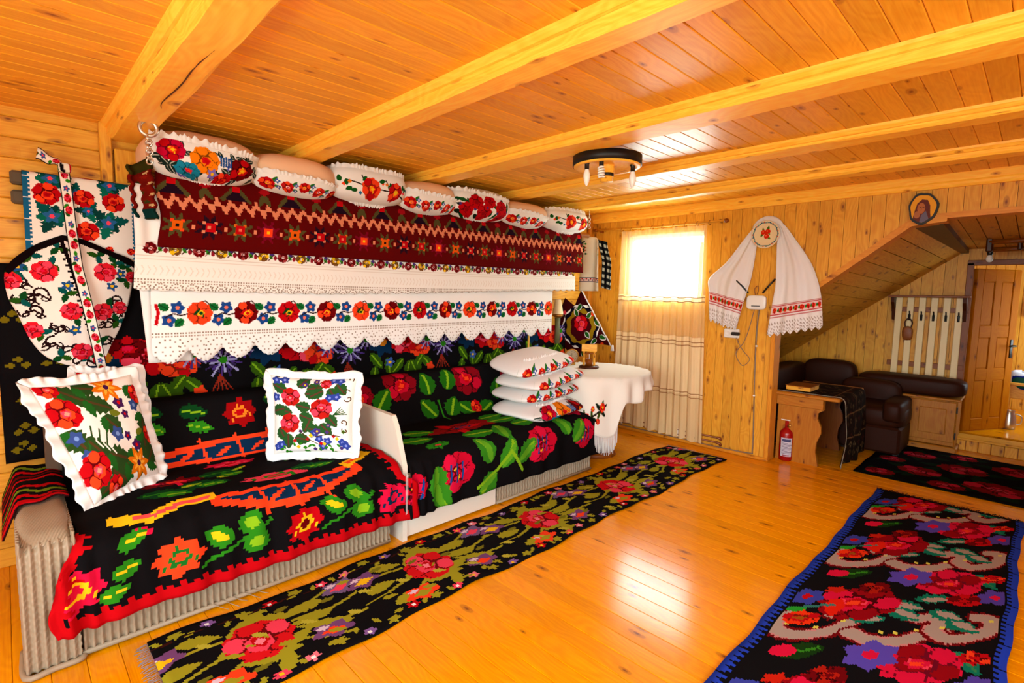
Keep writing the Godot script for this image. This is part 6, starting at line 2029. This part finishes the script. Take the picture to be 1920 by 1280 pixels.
	k.blob(0.44, 0.5, 0.15, 0.2, Color(0.75, 0.45, 0.28))
	k.blob(0.3, 0.72, 0.12, 0.13, Color(0.72, 0.45, 0.3))
	k.poly([Vector2(0.4, 1.0), Vector2(0.46, 0.74), Vector2(0.62, 0.6), Vector2(0.78, 1.0)], Color(0.45, 0.42, 0.5))
	k.line([Vector2(0.38, 0.46), Vector2(0.44, 0.46)], 0.02, Color(0.2, 0.1, 0.08))
	k.line([Vector2(0.49, 0.47), Vector2(0.55, 0.48)], 0.02, Color(0.2, 0.1, 0.08))
	k.line([Vector2(0.45, 0.48), Vector2(0.44, 0.57)], 0.016, Color(0.5, 0.27, 0.18))
	part("painting", sheet(36, 4, func(u, v):
		var i = u * 28.0
		var a = edge[int(i) % 28].lerp(edge[(int(i) + 1) % 28], i - int(i))
		var c = Vector2(0, 0.107)
		a = c + (a - c) * 0.86 * (1 - v)
		return Vector3(a.x, a.y, 0.0295), 0.0, func(u, v):
		var i = u * 28.0
		var a = (edge[int(i) % 28].lerp(edge[(int(i) + 1) % 28], i - int(i)) - Vector2(0, 0.107)) * 0.86 * (1 - v)
		return Vector2(0.5 + a.x / 0.15, 0.5 - a.y / 0.19)), cloth(k, false, 0.4), t)

# ------------------------------------------------------------------ embroidery hung at the left end
func left_wall():
	var t = thing("wall_rail", "wooden wall rail with grey padded ends under the hung embroidery", "rail", Vector3(XW + 0.045, 1.85, -0.3))
	for y in [0.055, -0.035]:
		part("bar", box(Vector3(0.05, 0.05, 0.5), 0.008), M.brown_wood, t, Vector3(0.0, y, 0.0))
		part("end_pad", box(Vector3(0.06, 0.062, 0.05), 0.01), plain(Color(0.32, 0.27, 0.2), 0.9), t, Vector3(0.004, y, 0.225))
	var wh = Color(0.94, 0.89, 0.84)
	var teal = Color(0.03, 0.3, 0.28)
	var blue = Color(0.1, 0.36, 0.5)
	# white cloth with blue edge, hung over the rail
	var k = Ink.new(0.44, 0.46, 260, wh)
	for i in 24:
		k.rect(0.0, i * 0.02, 0.02, 0.02, blue)
		k.rect(0.018, i * 0.02, 0.007, 0.01, blue)
		k.rect(0.424, i * 0.02, 0.016, 0.02, blue)
		k.rect(0.418, i * 0.02, 0.007, 0.01, blue)
	for q in [[0.1, 0.06, 0.07], [0.33, 0.06, 0.07], [0.1, 0.24, 0.075], [0.32, 0.25, 0.075], [0.19, 0.12, 0.05], [0.24, 0.2, 0.05]]:
		for n in 6:
			k.leaf(q[0], q[1], q[2] * (0.8 + 0.4 * (n % 2)), q[2] * 0.5, n * 1.05 + q[0] * 9, [teal, Color(0.04, 0.22, 0.2), Color(0.05, 0.38, 0.3)][n % 3], null, 0.7)
		k.star(q[0], q[1], q[2] * 0.5, 5, Color(0.15, 0.36, 0.55), ROSE, q[1] * 9)
	for q in [[0.085, 0.135, 0.055], [0.345, 0.145, 0.05], [0.225, 0.14, 0.045], [0.235, 0.3, 0.05], [0.24, 0.01, 0.035], [0.12, 0.385, 0.018], [0.32, 0.385, 0.018], [0.41, 0.39, 0.018]]:
		k.rose(q[0], q[1], q[2], [RED, ORANGE, RED, Color(0.6, 0.02, 0.06), ORANGE], q[0] * 13)
	var zig = func(u): return 0.035 * abs(fposmod(u * 2.0 + 0.5, 1.0) * 2.0 - 1.0)
	var r = part("embroidered_cloth", sheet(60, 40, func(u, v):
		var s = v * (0.46 - zig.call(u))
		var z = lerp(-0.092, -0.53, u)
		if s < 0.05:
			return Vector3(XW + 0.045 + s * 0.9, 1.945 - 0.004 * u - 0.012 * s / 0.05, z)
		return Vector3(XW + 0.09 + 0.012 * sin(u * 5 + 0.5) * s, 1.945 - (s - 0.03) - 0.0, z + 0.01 * s), 0.004, func(u, v): return Vector2(u, v * (0.46 - zig.call(u)) / 0.46)), cloth(k, true, 0.9))
	tag(r, "white cloth with red and teal cross-stitch and a blue border over the wall rail", "cloth")
	r = part("red_fringe_cloth", sheet(40, 14, func(u, v): return Vector3(XW + 0.07, 1.63 - 0.14 * v - 0.012 * abs(sin(u * 30)) * v, lerp(-0.1, -0.515, u)), 0.004), plain(Color(0.85, 0.12, 0.05), 0.95, 0, 0.2))
	tag(r, "orange-red cloth edge showing under the blue-bordered cloth", "cloth")
	r = part("blue_edged_cloth", sheet(8, 14, func(u, v): return Vector3(XW + 0.066, 1.80 - 0.27 * v, lerp(-0.088, -0.14, u) - 0.02 * v), 0.004), plain(blue, 0.95, 0, 0.2))
	tag(r, "blue strip of a second cloth behind the blue-bordered one, at its left edge", "cloth")
	# embroidered bonnet-shaped bag
	var Lc = [[-0.218, 1.645], [-0.108, 1.582], [-0.016, 1.48], [-0.012, 1.355], [-0.044, 1.257], [-0.084, 1.13], [-0.14, 1.045], [-0.235, 0.995], [-0.34, 0.99]]
	var Rc = [[-0.224, 1.646], [-0.300, 1.632], [-0.405, 1.583], [-0.503, 1.53], [-0.497, 1.43], [-0.47, 1.30], [-0.43, 1.18], [-0.385, 1.085], [-0.35, 0.992]]
	k = Ink.new(0.52, 0.68, 280, wh)
	var X = func(z, y): return Vector2(-z, 1.66 - y)
	for q in [[-0.06, 1.42], [-0.12, 1.36], [-0.10, 1.28], [-0.19, 1.2], [-0.16, 1.12], [-0.24, 1.09], [-0.41, 1.33], [-0.44, 1.27], [-0.38, 1.22], [-0.37, 1.13], [-0.28, 1.03], [-0.08, 1.34]]:
		var p = X.call(q[0], q[1])
		k.curl(p.x, p.y, 0.036, 0.009, Color(0.12, 0.04, 0.05), q[0] * 40)
		k.curl(p.x - 0.03, p.y + 0.01, 0.028, 0.008, Color(0.12, 0.04, 0.05), q[0] * 25 + 1.0)
		k.line([p + Vector2(-0.04, 0.02), p, p + Vector2(0.04, 0.03)], 0.008, Color(0.12, 0.04, 0.05))
		k.curl(p.x + 0.02, p.y + 0.02, 0.022, 0.006, Color(0.12, 0.04, 0.05), q[0] * 30 + 2, -1.0)
	for q in [[-0.06, 1.5], [-0.1, 1.54], [-0.17, 1.5], [-0.2, 1.58], [-0.05, 1.46], [-0.42, 1.52], [-0.35, 1.55], [-0.47, 1.5], [-0.46, 1.43], [-0.22, 1.36], [-0.06, 1.33], [-0.25, 1.24], [-0.42, 1.22], [-0.12, 1.17], [-0.3, 1.05], [-0.19, 1.05], [-0.38, 1.3], [-0.34, 1.12]]:
		var p = X.call(q[0], q[1])
		for n in 3:
			k.leaf(p.x, p.y, 0.045, 0.024, n * 2.1 + q[0] * 20, [Color(0.05, 0.25, 0.1), teal, Color(0.14, 0.3, 0.06)][n], null, 0.3)
	for q in [[-0.055, 1.485], [-0.225, 1.40], [-0.44, 1.465], [-0.245, 1.18], [-0.4, 1.4]]:
		var p = X.call(q[0], q[1])
		k.star(p.x, p.y, 0.028, 5, Color(0.12, 0.3, 0.5), YELLOW, q[1] * 9)
	for q in [[-0.145, 1.465, 0.052], [-0.375, 1.47, 0.05], [-0.025, 1.42, 0.042], [-0.235, 1.275, 0.045], [-0.09, 1.185, 0.042], [-0.43, 1.29, 0.034], [-0.355, 1.27, 0.045], [-0.27, 1.07, 0.045], [-0.49, 1.45, 0.03], [-0.34, 1.02, 0.03]]:
		var p = X.call(q[0], q[1])
		k.rose(p.x, p.y, q[2], [Color(0.85, 0.1, 0.16), ROSE, RED, PINK, RED], q[0] * 17)
	# black borders along the top edges and the centre seam
	for q in [[Lc[0], Lc[1]], [Lc[1], Lc[2]], [Rc[0], Rc[1]], [Rc[1], Rc[2]], [Rc[2], Rc[3]]]:
		k.line([X.call(q[0][0], q[0][1] - 0.006), X.call(q[1][0], q[1][1] - 0.006)], 0.045, Color(0.06, 0.02, 0.03))
	for i in 22:
		var y = 1.62 - i * 0.029
		var z = lerp(-0.215, -0.345, i / 21.0)
		var p = X.call(z, y)
		k.line([p, X.call(lerp(-0.215, -0.345, (i + 1) / 21.0), y - 0.029)], 0.016, Color(0.06, 0.02, 0.03))
		k.rect(p.x - 0.018, p.y, 0.012, 0.012, Color(0.06, 0.02, 0.03))
	t = thing("embroidered_bag", "white bonnet-shaped bag embroidered with red roses and black scrolls, on the left wall", "bag", Vector3(XW + 0.10, 0.99, -0.26))
	var cp = func(Q, s):
		var i = min(int(s), 7)
		var g = func(j): return Vector2(Q[clamp(j, 0, 8)][0], Q[clamp(j, 0, 8)][1])
		return g.call(i).cubic_interpolate(g.call(i + 1), g.call(i - 1), g.call(i + 2), s - i)
	part("body", sheet(48, 56, func(u, v):
		var a = cp.call(Lc, v * 8.0)
		var b = cp.call(Rc, v * 8.0)
		var p = a.lerp(b, u)
		return Vector3(XW + 0.105 + 0.075 * sin(u * PI) * sin(PI * clamp(v * 1.1, 0, 1)) - 0.02 * exp(-pow((u - 0.45) * 9, 2)) * v, p.y, p.x), 0.006, func(u, v):
		var p = cp.call(Lc, v * 8.0).lerp(cp.call(Rc, v * 8.0), u)
		return Vector2(-p.x / 0.52, (1.66 - p.y) / 0.68)), cloth(k, true, 0.9), t, -t.position)
	# tie band with its knot
	k = Ink.new(0.06, 1.06, 420, Color(0.95, 0.9, 0.84))
	for i in 18:
		var y = 0.03 + i * 0.058
		k.leaf(0.03, y + 0.03, 0.03, 0.018, i * 1.3, [GREEN, Color(0.12, 0.3, 0.08)][i % 2])
		if i % 3 == 1: k.star(0.03, y + 0.01, 0.018, 5, Color(0.2, 0.3, 0.55), ROSE)
		else: k.rose(0.03, y, 0.02, [RED, ROSE, PINK], i, 1.1)
	k.rect(0, 0, 0.005, 1.06, INKY)
	k.rect(0.055, 0, 0.005, 1.06, INKY)
	var bc = [Vector2(-0.242, 1.965), Vector2(-0.252, 1.80), Vector2(-0.259, 1.65), Vector2(-0.264, 1.49), Vector2(-0.303, 1.227), Vector2(-0.34, 0.98), Vector2(-0.37, 0.94)]
	var bl = length_of(bc)
	t = thing("woven_band", "narrow flowered woven band knotted at the top, running down over the bonnet-shaped bag", "band", Vector3(XW + 0.14, 1.0, -0.3))
	var bm = cloth(k)
	var kn = Ink.new(1, 1, 64, Color(0.93, 0.88, 0.8))
	for i in 6:
		kn.line([Vector2(0.1 + i * 0.17, 0.0), Vector2(i * 0.17, 1.0)], 0.07, [INKY, GREEN, RED][i % 3])
	part("strap", sheet(6, 60, func(u, v):
		var p = along(bc, v * bl)
		var bulge = 0.085 * sin(PI * clamp((v - 0.28) / 0.72, 0, 1))
		return Vector3(XW + 0.115 + bulge + 0.03 * smooth(0.3, 0.4, v), p.y + 0.004 * sin(u * 3), p.x + 0.022 - 0.044 * u), 0.004), bm, t, -t.position)
	part("tail", sheet(6, 20, func(u, v):
		var p = Vector2(-0.235, 1.975).lerp(Vector2(-0.15, 2.02), v)
		var w = 0.02 * (0.5 + 0.9 * v)
		return Vector3(XW + 0.13 + 0.02 * sin(v * 5) + 0.012 * sin(u * 4), p.y + w * (0.5 - u) * 2 + 0.006 * sin(v * 9), p.x + 0.01 * (u - 0.5)), 0.004, func(u, v): return Vector2(u, v * 0.12)), bm, t, -t.position)
	part("knot", pillow_block(0.05, 0.045, 0.05), cloth(kn), t, Vector3(XW + 0.135, 1.965, -0.245) - t.position)
	var st = begin(false)
	for i in 20:
		var a = i * 0.9
		add_tube(st, [Vector3(XW + 0.145, 0.945, -0.37), Vector3(XW + 0.145 + 0.01 * cos(a), 0.93, -0.37 + 0.01 * sin(a)), Vector3(XW + 0.145 + 0.02 * cos(a), 0.905, -0.372 + 0.02 * sin(a))], 0.003, 4)
	part("tassel", done(st), M.red_wool, t, -t.position, "red tassel")

# ------------------------------------------------------------------ ceiling lamps
func lamps():
	var t = thing("ceiling_lamp", "round wooden ceiling lamp with a black iron band and candle bulbs", "lamp", Vector3(-1.815, 2.18, -2.52))
	part("disc", lathe([Vector2(0.001, 0), Vector2(0.19, 0), Vector2(0.19, -0.055), Vector2(0.165, -0.058), Vector2(0.14, -0.046), Vector2(0.001, -0.046)], 48), M.beam, t)
	part("iron_band", lathe([Vector2(0.189, 0.002), Vector2(0.196, 0.002), Vector2(0.196, -0.05), Vector2(0.189, -0.05)], 48), M.iron, t, Vector3.ZERO, "black iron band")
	part("hub", lathe([Vector2(0.045, -0.04), Vector2(0.045, -0.085), Vector2(0.036, -0.09), Vector2(0.036, -0.135), Vector2(0.001, -0.135)], 20), M.beam, t)
	part("hub_band", lathe([Vector2(0.037, -0.088), Vector2(0.04, -0.09), Vector2(0.04, -0.105), Vector2(0.037, -0.107)], 20), M.iron, t)
	for q in [[-0.035, 0.14, 0], [0.125, -0.075, 0], [0.06, 0.135, 1]]:
		var at = Vector3(q[0], -0.046, q[1])
		if q[2] == 0: at = Vector3(q[0], -0.05, q[1])
		var so = part("socket", lathe([Vector2(0.017, 0.004), Vector2(0.018, 0), Vector2(0.013, -0.006), Vector2(0.013, -0.035), Vector2(0.001, -0.035)], 16), M.black, t, at)
		if q[2] == 0:
			part("bulb", lathe([Vector2(0.011, -0.034), Vector2(0.012, -0.04), Vector2(0.0185, -0.06), Vector2(0.019, -0.075), Vector2(0.015, -0.1), Vector2(0.008, -0.118), Vector2(0.001, -0.126)], 20), M.bulb, so, Vector3.ZERO, "white candle bulb")
		else:
			var st = begin(false)
			var pts = []
			for i in 70:
				var a = i * TAU / 16.0
				pts.append(Vector3(0.0155 * cos(a), -0.04 - i * 0.0008, 0.0155 * sin(a)))
			add_tube(st, pts, 0.0052, 6)
			add_lathe(st, [Vector2(0.012, -0.034), Vector2(0.016, -0.038), Vector2(0.016, -0.042), Vector2(0.001, -0.042)], Vector3.ZERO, 16)
			part("bulb", done(st), M.bulb, so, Vector3.ZERO, "white spiral bulb")
	t = thing("alcove_lamp", "small wooden ceiling lamp with one white bulb in the alcove", "lamp", Vector3(-0.2, 1.9, -6.0))
	part("frame", tube([Vector3(-0.16, -0.01, 0.05), Vector3(0.0, -0.01, 0.05), Vector3(0.25, -0.01, 0.05)], 0.022, 10), M.brown_wood, t)
	part("frame", tube([Vector3(-0.16, -0.07, -0.02), Vector3(0.0, -0.07, -0.02), Vector3(0.25, -0.07, -0.02)], 0.02, 10), M.brown_wood, t)
	part("end_block", box(Vector3(0.045, 0.12, 0.12), 0.01), M.dark_wood, t, Vector3(-0.155, -0.035, 0.01))
	part("end_block", box(Vector3(0.03, 0.1, 0.1), 0.01), M.dark_wood, t, Vector3(0.03, -0.035, 0.01))
	var so2 = part("socket", lathe([Vector2(0.018, 0), Vector2(0.02, -0.01), Vector2(0.016, -0.03), Vector2(0.001, -0.03)], 14), M.black, t, Vector3(-0.15, -0.088, 0.01))
	part("bulb", lathe([Vector2(0.012, -0.028), Vector2(0.022, -0.05), Vector2(0.024, -0.065), Vector2(0.016, -0.085), Vector2(0.001, -0.09)], 16), M.bulb, so2, Vector3.ZERO, "white bulb")
